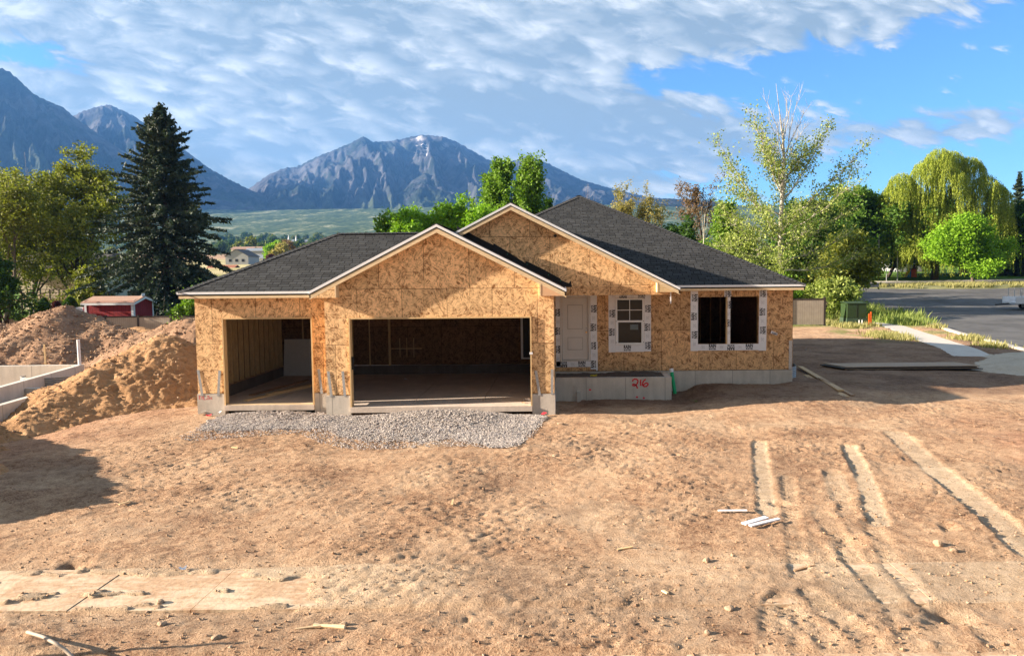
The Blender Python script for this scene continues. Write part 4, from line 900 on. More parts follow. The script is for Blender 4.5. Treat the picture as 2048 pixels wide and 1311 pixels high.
# ---------------------------------------------------------------- dirt piles
def pile(name, ridge, slope, seed, m, label, rough=1., ext=4.5, zdrop=.25, res=.075, cat='dirt pile', group=None):
    """ridge: [(px,py,Y)] photo points of the crest at depth Y"""
    pts = [P(px, py, Y) for px, py, Y in ridge]; A_ = np.array([tuple(p) for p in pts])
    x0, x1, y0, y1 = A_[:, 0].min()-ext, A_[:, 0].max()+ext, A_[:, 1].min()-ext, A_[:, 1].max()+ext*.9
    X, Y = np.meshgrid(np.arange(x0, x1, res), np.arange(y0, y1, res))
    Hh = np.full(X.shape, -9.)
    for a, b in zip(A_[:-1], A_[1:]):
        d = b-a; t = np.clip(((X-a[0])*d[0]+(Y-a[1])*d[1])/(d[0]**2+d[1]**2), 0, 1); dist = np.hypot(X-a[0]-t*d[0], Y-a[1]-t*d[1])
        wob = dist*(1+.22*perlin(X*.5, Y*.5, seed))
        Hh = np.maximum(Hh, a[2]+t*d[2]-slope*(np.sqrt(wob**2+.10)-.30))
    g = zg(X, Y)
    e = 1-2*np.abs(perlin(X*1.3, Y*1.3, seed+1)); 
    Hh = Hh+rough*(.11*fbm(X*.9, Y*.9, 4, seed=seed+2)+.05*e+.06*(1-2*np.abs(perlin(X*2.6+Y*.8, Y*4.1, seed+3)))+.05*(1-2*np.abs(perlin(X*6.3, Y*8.3, seed+4)))+.03*perlin(X*15, Y*15, seed+5))
    edge = np.minimum(np.minimum(X-x0, x1-X), np.minimum(Y-y0, y1-Y)); k = sst(edge, .1, 1.)
    fl_ = g-zdrop; kk = .22; Z = fl_+kk*np.log1p(np.exp(np.clip((Hh-fl_)/kk, -30, 30))); Z = Z*k+(1-k)*(g-zdrop-.3)
    # soft foot
    Z = np.where(Hh < g+.05, Z-.0, Z)
    keepv = Z > g-.15; 
    fc = gridfaces(X.shape[0], X.shape[1]); kf = keepv.ravel()[fc].any(1); fc = fc[kf]
    used = np.unique(fc); mp = np.full(X.size, -1); mp[used] = np.arange(len(used)); V = np.stack([X, Y, Z], -1).reshape(-1, 3)[used]
    loc = (float(A_[:, 0].mean()), float(A_[:, 1].mean()), float(g.mean()))
    o = npmesh(name, V, mp[fc], m, loc=loc); tag(o, label, cat, group); return o, (X, Y, Z, Hh, g)
def pile_mat(name, lo, mi_, hi):
    m, t, b = mat(name, .97, .1); p = pos(t); n = t.noise(p, .8, 5, .6); n2 = t.noise(p, 6., 5, .65); n3 = t.noise(p, 30., 4, .7)
    f = t.math('ADD', t.math('MULTIPLY', n, .35), t.math('ADD', t.math('MULTIPLY', n2, .35), t.math('MULTIPLY', n3, .3)))
    c = t.ramp(f, (.36, lo), (.5, mi_), (.66, hi)); t.l.new(c, b.inputs['Base Color'])
    bump(t, b, t.math('ADD', t.math('MULTIPLY', n3, .6), n2), .9, .05); return m
M['pile_tan'] = pile_mat('orange_tan_soil', (.25, .135, .065), (.39, .225, .115), (.52, .335, .19))
M['pile_red'] = pile_mat('reddish_brown_soil', (.17, .095, .06), (.29, .18, .115), (.42, .285, .19))
piles = []
piles.append(pile('dirt_pile', [(-120, 690, 41), (0, 655, 41), (40, 652, 41), (75, 634, 41), (125, 616, 41), (165, 630, 41), (200, 648, 40.5), (245, 664, 40), (300, 682, 39)], .62, 3, M['pile_red'], 'large reddish brown dirt pile below the trees, behind the bare concrete foundation', 1.5, 6., res=.10))
piles.append(pile('dirt_pile', [(300, 668, 33), (330, 662, 32.5), (352, 650, 31.5), (400, 641, 31), (440, 646, 31)], .60, 13, M['pile_red'], 'clumpy reddish dirt pile running behind the left corner of the garage', 1.3))
piles.append(pile('dirt_pile', [(372, 700, 25.6), (325, 677, 25), (298, 692, 24.6), (240, 718, 23.8), (190, 747, 22.8), (130, 791, 21.5), (60, 832, 20.4), (-30, 872, 19.4)], .58, 23, M['pile_tan'], 'orange tan dirt pile sloping down beside the left garage wall', 1.25, 3.6, res=.05))
piles.append(pile('dirt_pile', [(-370, 868, 12.6), (-300, 842, 14.0), (-245, 818, 15.6), (-270, 802, 17.2), (-350, 788, 18.8)], .85, 43, M['pile_tan'], 'dirt pile beyond the left edge shading the yard', 1.5, 2.6, res=.06))
piles.append(pile('dirt_pile', [(225, 664, 50), (275, 656, 50), (310, 664, 49)], .5, 53, M['pile_tan'], 'small far dirt pile at the foot of the tan fence', 1., 3., res=.12))
# loose stones
def rocks(name, Px, Py, Pz, size, m, seed=1, flat=.75, **kw):
    r = np.random.default_rng(seed); n = len(Px)
    base = np.array([(1, 0, 0), (-1, 0, 0), (0, 1, 0), (0, -1, 0), (0, 0, 1), (0, 0, -1), (.6, .6, .55), (-.6, .6, -.5), (.6, -.6, -.5), (-.6, -.6, .55)], float)[:6]
    fc = np.array([(0, 2, 4), (2, 1, 4), (1, 3, 4), (3, 0, 4), (2, 0, 5), (1, 2, 5), (3, 1, 5), (0, 3, 5)])
    a = r.uniform(0, 2*np.pi, n); b = r.uniform(-.6, .6, n); sc = size[:, None, None]*r.uniform(.65, 1.35, (n, 6, 1))*np.array([1, .85, flat])
    V = base[None]*sc; V = V+r.normal(0, .12, V.shape)*size[:, None, None]
    ca, sa, cb, sb_ = np.cos(a)[:, None], np.sin(a)[:, None], np.cos(b)[:, None], np.sin(b)[:, None]
    x, y, z = V[..., 0], V[..., 1], V[..., 2]; y, z = y*cb-z*sb_, y*sb_+z*cb; x, y = x*ca-y*sa, x*sa+y*ca
    V = np.stack([x+Px[:, None], y+Py[:, None], z+Pz[:, None]], -1).reshape(-1, 3)
    Fc = (fc[None]+np.arange(n)[:, None, None]*6).reshape(-1, 3)
    o = npmesh(name, V, Fc, m, smooth=False, fattr=np.repeat(r.uniform(0, 1, n), 8)); tag(o, **kw); return o
def tint_mat(name, *cols):
    m, t, b = mat(name, .92, .15); at = t.new('ShaderNodeAttribute', attribute_name='tint').outputs['Fac']
    k = len(cols); t.l.new(t.ramp(at, *[(i/(k-1), c) for i, c in enumerate(cols)]), b.inputs['Base Color']); return m
M['gravel'] = tint_mat('crushed_gravel', (.14, .12, .12), (.31, .27, .25), (.46, .41, .37), (.62, .56, .50), (.36, .32, .33))
M['stone'] = tint_mat('soil_clods', (.26, .155, .09), (.33, .21, .13), (.38, .25, .155), (.28, .18, .12), (.44, .33, .23))
def ground_at(x, y):
    d = near_detail(x, y, None)[0]; return zg(x, y)+d
n = 150000; gx = RNG.uniform(-10.4, 1.4, n); gy = RNG.uniform(16.8, 20.9, n)
ing = inpoly(gx+.25*perlin(gx*1.6, gy*1.6, 5)+RNG.normal(0, .05, n), gy+.35*perlin(gx*1.3, gy*1.3, 6)-np.abs(RNG.normal(0, .26, n))*(gy < 19.6), GRAV) | (RNG.uniform(0, 1, n) < .13)*(inpoly(gx, gy+.35, GRAV) | inpoly(gx+.3, gy+.6, GRAV))
ing &= ~((gx > LX-.02) & (gx < SX) & (gy > Y1-.06)) & ~((gx > SX-.03) & (gx < OB[0]) & (gy > Y0-.06)) & ~((gx > OB[1]) & (gx < RX+.03) & (gy > Y0-.06)) & ~((gx > OB[0]) & (gy > Y0-.1))
ing &= (gx > -9.3+.3*perlin(gy*3, gx, 3)); gx, gy = gx[ing], gy[ing]; hz = .10*np.exp(-((gx+2.8)/2.2)**2)*np.exp(-((gy-19.9)/.7)**2)+.04*perlin(gx*1.5, gy*1.5, 3)
gz = ground_at(gx, gy)+.015+np.clip(hz, 0, 1)*0.6
rocks('gravel', gx, gy, gz, RNG.uniform(.010, .023, len(gx)), M['gravel'], 2, kind='stuff')
n = 26000; cx = RNG.uniform(-1, 1, n); cy = 7.6+13.*RNG.uniform(0, 1, n)**1.3; cx = cx*(cy*.72)-.3*cy*.1
sz = .006+.024*RNG.uniform(0, 1, n)**10
ok = (fbm(cx*.6, cy*.6, 3, seed=77) > -.25) & (cy < 19.7); cx, cy, sz = cx[ok], cy[ok], sz[ok]
cz = ground_at(cx, cy); rocks('soil_clods', cx, cy, cz+sz*.25, sz, M['stone'], 5, kind='stuff')
PX, PY, PZ, PS = [], [], [], []
for (o, (X, Y, Z, Hh, g)), cnt, s0 in zip(piles, (7000, 2600, 3200, 900, 250), (.055, .05, .028, .025, .05)):
    idx = np.flatnonzero((Hh > g+.02).ravel()); idx = RNG.choice(idx, cnt)
    PX.append(X.ravel()[idx]); PY.append(Y.ravel()[idx]); s = s0*(.35+1.5*RNG.uniform(0, 1, cnt)**4); PZ.append(Z.ravel()[idx]+s*.3); PS.append(s)
rocks('pile_stones', np.concatenate(PX), np.concatenate(PY), np.concatenate(PZ), np.concatenate(PS), M['stone'], 6, kind='stuff')

# ---------------------------------------------------------------- vegetation
def leaves(name, C, size, m, parent=None, seed=0, asp=.55, tint=None, up=0., loc=None, spread=None):
    """one small diamond leaf or leaf spray per point"""
    r = np.random.default_rng(seed); n = len(C); a = r.normal(size=(n, 3)); a[:, 2] *= .8; a /= np.linalg.norm(a, axis=1)[:, None]
    b = r.normal(size=(n, 3)); b -= (b*a).sum(1)[:, None]*a; b /= np.linalg.norm(b, axis=1)[:, None]
    s = size*r.uniform(.6, 1.35, n)[:, None]; V = np.stack([C+a*s, C+b*s*asp, C-a*s, C-b*s*asp], 1).reshape(-1, 3)
    Fc = np.arange(4*n).reshape(n, 4)
    if tint is None: tint = r.uniform(0, 1, n)
    return npmesh(name, V, Fc, m, parent, smooth=False, fattr=tint)
def rot_about(v, ax, ang): return (Matrix.Rotation(ang, 3, ax) @ v)
def skeleton(seed, H_=10., trunk=.25, nmain=9, lean=.03, ang=(.5, 1.0), ratio=.62, levels=3, upw=.25, r0=.22, child=5, wander=.16, taper=.75, mainlen=.42, top=True):
    rd = random.Random(seed); tubes = []; tips = []
    def br(p, d, L, r, lvl):
        k = 5 if lvl < 2 else 3; pts = [p.copy()]; rad = [r]; q = p.copy(); dd = d.copy()
        for i in range(k):
            dd = (dd+Vector((rd.gauss(0, wander), rd.gauss(0, wander), rd.gauss(0, wander)*.7+upw*.22))).normalized(); q = q+dd*L/k; pts.append(q.copy()); rad.append(r*(1-taper*(i+1)/k))
        tubes.append((pts, rad, lvl))
        if lvl >= levels:
            tips.extend(pts[1:]); return
        if lvl >= levels-1: tips.extend(pts[2:])
        nc = child if lvl > 0 else nmain
        for j in range(nc):
            t = (trunk+(1-trunk)*(j+rd.random())/nc) if lvl == 0 else .25+.75*(j+rd.random())/nc
            t = min(t, .98); f = t*k; i0 = min(int(f), k-1); fr = f-i0; sp = pts[i0].lerp(pts[i0+1], fr); dirn = (pts[i0+1]-pts[i0]).normalized()
            perp = dirn.cross(Vector((rd.gauss(0, 1), rd.gauss(0, 1), rd.gauss(0, 1)))).normalized(); an = rd.uniform(*ang)*(1.15-.45*t if lvl == 0 else 1)
            nd = rot_about(dirn, perp, an); rr = r*(1-taper*t)*.62
            LL = (H_*mainlen*(1.1-.65*(t-trunk)/(1-trunk)) if lvl == 0 else L*ratio)*rd.uniform(.75, 1.2); br(sp, nd, LL, rr, lvl+1)
    br(Vector((0, 0, 0)), Vector((rd.gauss(0, lean), rd.gauss(0, lean), 1)).normalized(), H_*(.93 if top else .7), r0, 0)
    return tubes, tips
def fit(tubes, tips, wid, hei, dep=None):
    A_ = np.array([tuple(t) for t in tips]); xr = np.percentile(np.abs(A_[:, 0]), 99); yr = np.percentile(np.abs(A_[:, 1]), 99); zt = A_[:, 2].max()
    sx, sy, sz = wid/2/xr, (dep or wid)/2/yr, hei/zt
    tb = [([Vector((p.x*sx, p.y*sy, p.z*sz)) for p in pts], rad, lv) for pts, rad, lv in tubes]; return tb, A_*np.array([sx, sy, sz])
def wood_mesh(name, tubes, m, parent, rs=1., maxlvl=9):
    V, Fc = [], []
    for pts, rad, lv in tubes:
        if lv > maxlvl: continue
        n = 8 if lv == 0 else 5 if lv == 1 else 3; rings = []
        for i, p in enumerate(pts):
            d = (pts[min(i+1, len(pts)-1)]-pts[max(i-1, 0)]).normalized(); a = d.cross(Vector((.3, .1, 1))); a = a.normalized() if a.length > .02 else Vector((1, 0, 0)); b = d.cross(a); rings.append(len(V))
            rr = max(rad[i]*rs, .006); V += [tuple(p+(a*math.cos(2*math.pi*j/n)+b*math.sin(2*math.pi*j/n))*rr) for j in range(n)]
        for r0, r1 in zip(rings[:-1], rings[1:]):
            for j in range(n): Fc.append((r0+j, r0+(j+1) % n, r1+(j+1) % n, r1+j))
    return npmesh(name, V, Fc, m, parent, smooth=True)
def base_at(px, Y):
    X = P(px, 600, Y).x; return X, zs(X, Y)
def tree(name, px, top, wpx, Y, leafm, barkm, label, cat='tree', seed=1, nleaf=22000, size=.16, clump=.5, group=None, dep=None, base=None, twigs=None, rs=1., per=None, **sk):
    X, z0 = base_at(px, Y); z0 = base if base is not None else z0
    hei = P(px, top, Y).z-z0; wid = wpx/1500*Y
    tb, tp = fit(*skeleton(seed, H_=hei, **sk), wid, hei*.98, dep)
    root = empty(name, (X, Y, z0-.1), label=label, cat=cat, group=group)
    wood_mesh('trunk', tb, barkm, root, rs)
    r = np.random.default_rng(seed+100); idx = r.integers(0, len(tp), nleaf); C = tp[idx]+r.normal(0, clump*.58, (nleaf, 3))*np.array([1, 1, .8])
    C = C[C[:, 2] > .25]
    cl = r.uniform(0, 1, len(tp))[idx[:len(C)]] if len(C) == nleaf else r.uniform(0, 1, len(C))
    leaves('crown', C, size, leafm, root, seed, tint=np.clip(cl*.5+r.uniform(0, 1, len(C))*.6-.05, 0, 1)); 
    return root
def bare(name, px, top, wpx, Y, label, seed, m='twig', **k):
    X, z0 = base_at(px, Y); h = P(px, top, Y).z-z0; tb, tp = fit(*skeleton(seed, H_=h, **k), wpx/1500*Y, h); root = empty(name, (X, Y, z0-.1), label=label, cat='tree'); wood_mesh('trunk', tb, M[m], root); return root
tree('deciduous_tree', 160, 262, 250, 70, M['leaf_olive'], M['bark_dark'], 'tall olive green tree in early leaf touching the left side of the spruce', seed=3, nleaf=26000, size=.14, clump=.42, nmain=15, trunk=.07, ang=(.4, 1.0), child=5, r0=.22)
tree('deciduous_tree', 70, 312, 270, 72, M['leaf_olive'], M['bark_dark'], 'broad olive green tree between the left edge and the taller olive tree', seed=4, nleaf=26000, size=.14, clump=.42, nmain=16, trunk=.06, ang=(.5, 1.1), child=5, r0=.22)
bare('bare_tree', 60, 300, 120, 71, 'bare brown twigs sticking out above the olive trees', 6, ang=(.3, .8), nmain=12, trunk=.5, child=4, r0=.1)
tree('deciduous_tree', 5, 322, 220, 66, M['leaf_olive'], M['bark'], 'thin olive tree with bare twig tips at the left edge', seed=9, nleaf=15000, size=.12, clump=.40, nmain=12, trunk=.12, child=6, r0=.2)
tree('evergreen_tree', 0, 480, 130, 56, M['leaf_dark'], M['bark_dark'], 'dark green bushy evergreen at the left edge behind the dirt pile', seed=12, nleaf=26000, size=.13, clump=.35, nmain=18, trunk=.03, child=6)
tree('evergreen_tree', 192, 528, 90, 66, M['leaf_olive'], M['bark_dark'], 'small light green evergreen beside the left end of the red shed', seed=14, nleaf=9000, size=.12, clump=.28, nmain=16, trunk=.04, child=5)
tree('shrub', 378, 572, 84, 57.5, M['leaf_green'], M['bark_dark'], 'light green shrub over the fence by the garage eave', 'shrub', seed=15, nleaf=12000, size=.11, clump=.28, nmain=14, trunk=.04, child=5)
tree('shrub', 330, 586, 40, 68, M['leaf_dark'], M['bark_dark'], 'dark shrub under the spruce right of the red shed', 'shrub', seed=17, nleaf=8000, size=.12, clump=.3, nmain=14, trunk=.04, child=5)
def arbor(px, top, wpx, Y, m, label, seed, name='shrub'):
    X, z0 = base_at(px, Y); h = P(px, top, Y).z-z0; wd = wpx/1500*Y; r = np.random.default_rng(seed); n = 5000
    t = r.uniform(0, 1, n)**.8; a = r.uniform(0, 2*np.pi, n); rr = wd/2*np.sqrt(np.clip(1-t**2.2, 0, 1))*(r.uniform(.6, 1, n)+.12*np.sin(a*5+t*9))
    root = empty(name, (X, Y, z0), label=label, cat='shrub'); leaves('foliage', np.stack([np.cos(a)*rr, np.sin(a)*rr, t*h], -1), .09, m, root, seed)
    MB().tube([(X, Y, z0-.1), (X, Y, z0+h*.6)], [.06, .02], 6).build('stem', M['bark_dark'], root)
arbor(88, 596, 30, 58, M['leaf_dark'], 'small cone shaped arborvitae behind the crest of the large dirt pile', 21)
arbor(112, 602, 34, 59, M['leaf_purple'], 'dark purple rounded bush between two green bushes', 22)
arbor(140, 594, 42, 60, M['leaf_dark'], 'rounded dark green bush to the right of the purple bush', 23)
# spruce
def spruce(px, top, wpx, Y, label, seed=5, nb=300, m='leaf_spruce', twin=True):
    X, z0 = base_at(px, Y); h = P(px, top, Y).z-z0; R0 = wpx/2/1500*Y; rd = random.Random(seed); r = np.random.default_rng(seed); C = []; tubes = []
    tubes.append(([Vector((0, 0, 0)), Vector((0, 0, h*.4)), Vector((.05, 0, h*.8)), Vector((-.1, 0, h*.99))], [.30, .2, .08, .02], 0))
    if twin: tubes.append(([Vector((.05, 0, h*.84)), Vector((.35, 0, h*.92)), Vector((.42, 0, h*.975))], [.06, .04, .015], 1))
    for i in range(nb):
        t = ((i+rd.random())/nb)**.92; zb0 = h*(.05+.93*t); L = R0*min(1, (1-t)**.75*1.08+.02)*rd.uniform(.55, 1.18)*(1+.18*math.sin(t*31)); az_ = i*2.399+rd.gauss(0, .3)
        k = 7; pts = []; el0 = .15+.5*t; sag = .55*(1-t)+.18
        for j in range(k+1):
            s = j/k; rr = L*s; zz = zb0+L*(math.sin(el0)*s-sag*s*s*1.15+.32*max(0, s-.6)**1.5*2); pts.append(Vector((math.cos(az_)*rr, math.sin(az_)*rr, zz)))
        tubes.append((pts, [.045*(1-j/k*.8)*(1-t*.6) for j in range(k+1)], 1))
        nn = int(34+90*L/R0); s = r.uniform(.12, 1.0, nn)**.8; f = s*k; i0 = np.clip(f.astype(int), 0, k-1); fr = (f-i0)[:, None]; A_ = np.array([tuple(p) for p in pts]); c = A_[i0]*(1-fr)+A_[i0+1]*fr
        side = np.array([-math.sin(az_), math.cos(az_), 0]); wdt = (.10+.62*L/R0*(1-s)*1.1)*.95; q = r.uniform(-1, 1, nn)*wdt
        c = c+side*q[:, None]; c[:, 2] -= np.abs(q)*.25+r.uniform(0, .30, nn)*(1-s*.5); C.append(c)
    C.append(np.stack([r.normal(0, .12, 200), r.normal(0, .12, 200), r.uniform(.86, 1., 200)*h], -1))
    if twin: C.append(np.stack([.38+r.normal(0, .12, 160), r.normal(0, .12, 160), r.uniform(.88, .98, 160)*h], -1))
    root = empty('spruce_tree', (X, Y, z0-.1), label=label, cat='tree'); wood_mesh('trunk', tubes, M['bark_dark'], root); C = np.concatenate(C)
    leaves('crown', C, .23, M[m], root, seed, asp=.34)
spruce(335, 204, 300, 67, 'tall dark blue green spruce with a forked tip, behind the red shed', 5, 520)
spruce(2032, 342, 70, 118, 'dark conifer tip rising behind the willow at the right edge', 6, 160, twin=False)
# middle trees
tree('deciduous_tree', 1005, 308, 112, 78, M['leaf_green'], M['bark'], 'bright green leafy tree with ragged top, left of the slimmer green tree behind the roofs', seed=31, nleaf=24000, size=.17, clump=.45, nmain=12, trunk=.15, child=5, dep=7)
tree('deciduous_tree', 1066, 297, 66, 76, M['leaf_green'], M['bark'], 'slim upright green tree behind the gable peaks', seed=32, nleaf=20000, size=.16, clump=.42, nmain=13, trunk=.15, child=5, ang=(.3, .7), dep=6)
for i, (px, top, wp, Y, sd) in enumerate(((775, 416, 100, 70, 41), (838, 402, 130, 71, 42), (915, 388, 140, 72, 43), (968, 400, 110, 69, 44), (885, 404, 130, 73, 46), (800, 425, 130, 68, 47))):
    tree('deciduous_tree', px, top, wp, Y, M['leaf_lime'] if i != 0 else M['leaf_green'], M['bark'], ['low green tree top at the left end of the lime green row', 'lime green tree top above the left garage roof', 'tallest lime green tree top, left of the gable peak', 'pale lime green tree top touching the gable peak', 'middle tree top of the lime green row', 'low leafy tree top just above the garage ridge'][i], seed=sd, nleaf=13000, size=.16, clump=.42, nmain=11, trunk=.15, child=5, dep=6)
tree('evergreen_tree', 1090, 392, 34, 80, M['leaf_dark'], M['bark_dark'], 'small dark tree beside the slim green tree', seed=45, nleaf=5000, size=.14, clump=.3, nmain=12)
# bare twig top above the main roof
bare('bare_tree', 1163, 362, 52, 90, 'bare reddish twigs rising behind the main roof peak', 51, ang=(.15, .4), upw=.6, r0=.08, nmain=12, trunk=.6, child=4)
bare('bare_tree', 1404, 385, 24, 66, 'thin pale bare trunk in front of the brownish tree', 52, 'bark_white', ang=(.3, .7), r0=.10, nmain=5, trunk=.7, child=2, levels=2)
tree('deciduous_tree', 1254, 352, 92, 95, M['leaf_bud'], M['bark_dark'], 'thin yellowish budding tree nearest the main roof peak', seed=53, nleaf=5200, size=.11, clump=.30, nmain=9, trunk=.35, child=5, ang=(.5, 1.))
tree('deciduous_tree', 1325, 355, 96, 94, M['leaf_bud'], M['bark_dark'], 'thin yellowish budding tree beside the reddish brown one', seed=54, nleaf=5200, size=.11, clump=.30, nmain=9, trunk=.35, child=5, ang=(.5, 1.))
tree('deciduous_tree', 1402, 328, 108, 92, M['leaf_brown'], M['bark_dark'], 'reddish brown budding tree with dark branches showing', seed=55, nleaf=5200, size=.11, clump=.28, nmain=10, trunk=.35, child=5, ang=(.5, 1.))
for px, top, wp, Y, sd, mm, lb in ((1385, 432, 90, 78, 56, 'leaf_dark', 'dark green bushy tree just above the roof slope'), (1320, 448, 90, 82, 57, 'leaf_dark', 'lower dark green tree partly hidden by the roof slope'), (1455, 400, 110, 74, 58, 'leaf_green', 'fresh green bushy tree between the roof slope and the tall aspen'), (1500, 455, 120, 66, 59, 'leaf_aspen', 'low light green tree at the foot of the tall aspen')):
    tree('deciduous_tree', px, top, wp, Y, M[mm], M['bark_dark'], lb, seed=sd, nleaf=14000, size=.17, clump=.5, nmain=12, trunk=.12, child=5)
# aspen with a dead crown tip
def aspen():
    Y = 60.; X, z0 = base_at(1562, Y); zt = P(1556, 165, Y).z-z0; rd = random.Random(64); r = np.random.default_rng(64); tubes = []; tips = []; dead = []
    def pt(px, py, dy=0.): p = P(px, py, Y+dy); return Vector((p.x-X, dy, p.z-z0))
    tr = [Vector((0, 0, 0)), pt(1560, 520), pt(1562, 440), pt(1565, 380), pt(1568, 320), pt(1566, 280), pt(1560, 230), pt(1552, 166)]
    tubes.append((tr, [.26, .21, .18, .15, .12, .09, .04, .012], 0))
    def limb(a, b, sag=.5, r0=.07, dead_=False, dy=0.):
        a = pt(*a); b = pt(b[0], b[1], dy); pts = []
        for j in range(9):
            s = j/8; q = a.lerp(b, s); q.z -= sag*math.sin(math.pi*s)*(b-a).length*.12; q += Vector((rd.gauss(0, .05), rd.gauss(0, .10), rd.gauss(0, .05))); pts.append(q)
        tubes.append((pts, [r0*(1-j/8*.85) for j in range(9)], 1))
        for i in range(2, 9):
            for _ in range(3 if dead_ else 7):
                d = (pts[i]-pts[i-1]).normalized(); nd = (d+Vector((rd.gauss(0, .55), rd.gauss(0, .75), rd.gauss(0, .5)+(.45 if dead_ else .1)))).normalized(); L = rd.uniform(.5, 1.3)*(.9 if dead_ else 1.15); q = [pts[i], pts[i]+nd*L*.5, pts[i]+nd*L+Vector((0, 0, .1))]
                tubes.append((q, [.014, .01, .005], 2)); (dead if dead_ else tips).extend(q[1:])
    for a, b, dy in (((1562, 455), (1440, 290), 0), ((1563, 430), (1470, 380), 1.5), ((1565, 395), (1508, 238), -1), ((1566, 370), (1525, 290), 1.2), ((1563, 470), (1465, 345), -1.5), ((1565, 400), (1652, 262), 0.5), ((1563, 440), (1722, 305), 0.), ((1563, 455), (1700, 350), 1.8), ((1562, 470), (1690, 380), -1.8), ((1566, 360), (1615, 300), 1.), ((1562, 480), (1450, 420), 1.), ((1562, 490), (1680, 430), -1.), ((1562, 500), (1470, 450), -2.), ((1562, 520), (1690, 470), 1.), ((1562, 520), (1450, 490), 0.), ((1562, 540), (1700, 520), 0.), ((1562, 540), (1480, 540), -1.), ((1566, 380), (1545, 300), -1.), ((1566, 380), (1590, 310), 1.), ((1562, 420), (1560, 350), 2.5), ((1562, 460), (1600, 420), -3.), ((1562, 480), (1530, 430), -3.), ((1562, 500), (1600, 470), -3.2), ((1562, 540), (1560, 520), -3.)): limb(a, b, .4, .075, False, dy)
    for a, b in (((1568, 310), (1617, 215)), ((1568, 320), (1600, 185)), ((1566, 300), (1583, 190)), ((1567, 300), (1530, 195)), ((1568, 335), (1540, 240)), ((1568, 330), (1612, 250)), ((1566, 290), (1574, 200)), ((1567, 330), (1520, 260))): limb(a, b, -.4, .045, True, rd.uniform(-1, 1))
    root = empty('aspen_tree', (X, Y, z0-.05), label='tall pale barked aspen with a dead bare top and sparse leaves, right of the house', cat='tree'); wood_mesh('trunk', tubes, M['bark_white'], root)
    tp = np.array([tuple(t) for t in tips]); n = 21000; idx = r.integers(0, len(tp), n); C = tp[idx]+r.normal(0, .24, (n, 3)); leaves('crown', C, .078, M['leaf_aspen'], root, 64, asp=.8)
aspen()
# right hand trees
for px, top, wp, Y, sd, mm, nl, lb in ((1612, 430, 190, 72, 71, 'leaf_mid', 26000, 'green tree with brownish twigs right of the aspen trunk'), (1668, 462, 170, 64, 79, 'leaf_olive', 22000, 'low olive green tree leaning over the tall weeds'),
        (1728, 370, 230, 114, 72, 'leaf_mid', 42000, 'green spreading tree with a dark trunk on the lawn beyond the street'), (1690, 388, 230, 120, 77, 'leaf_mid', 34000, 'green tree top behind the left part of the lawn tree'), (1775, 398, 220, 119, 78, 'leaf_mid', 34000, 'green tree top between the lawn tree and the willow'), (1650, 400, 180, 110, 73, 'leaf_dark', 30000, 'dark green tree behind the aspen, left of the lawn tree'), (1810, 440, 180, 126, 75, 'leaf_dark', 26000, 'dark tree in deep shade at the left of the willow'), (1875, 460, 190, 127, 76, 'leaf_dark', 26000, 'dark tree behind the hanging willow strands'), (1960, 440, 190, 128, 80, 'leaf_dark', 24000, 'dark tree behind the bright lime green tree')):
    tree('deciduous_tree', px, top, wp, Y, M[mm], M['bark_dark'], lb, seed=sd, nleaf=nl, size=.23 if Y > 95 else .16, clump=.9 if Y > 95 else .6, nmain=14, trunk=.14, child=5, r0=.28)
tree('maple_tree', 1946, 430, 172, 100, M['leaf_lime'], M['bark'], 'rounded bright lime green tree in front of the willow', seed=81, nleaf=60000, size=.16, clump=.75, nmain=18, trunk=.06, child=6, dep=8)
tree('deciduous_tree', 2085, 400, 130, 108, M['leaf_dark'], M['bark_dark'], 'dark tree at the right edge above the brick wall', seed=82, nleaf=20000, size=.22, clump=.6, nmain=13, trunk=.3, child=5)
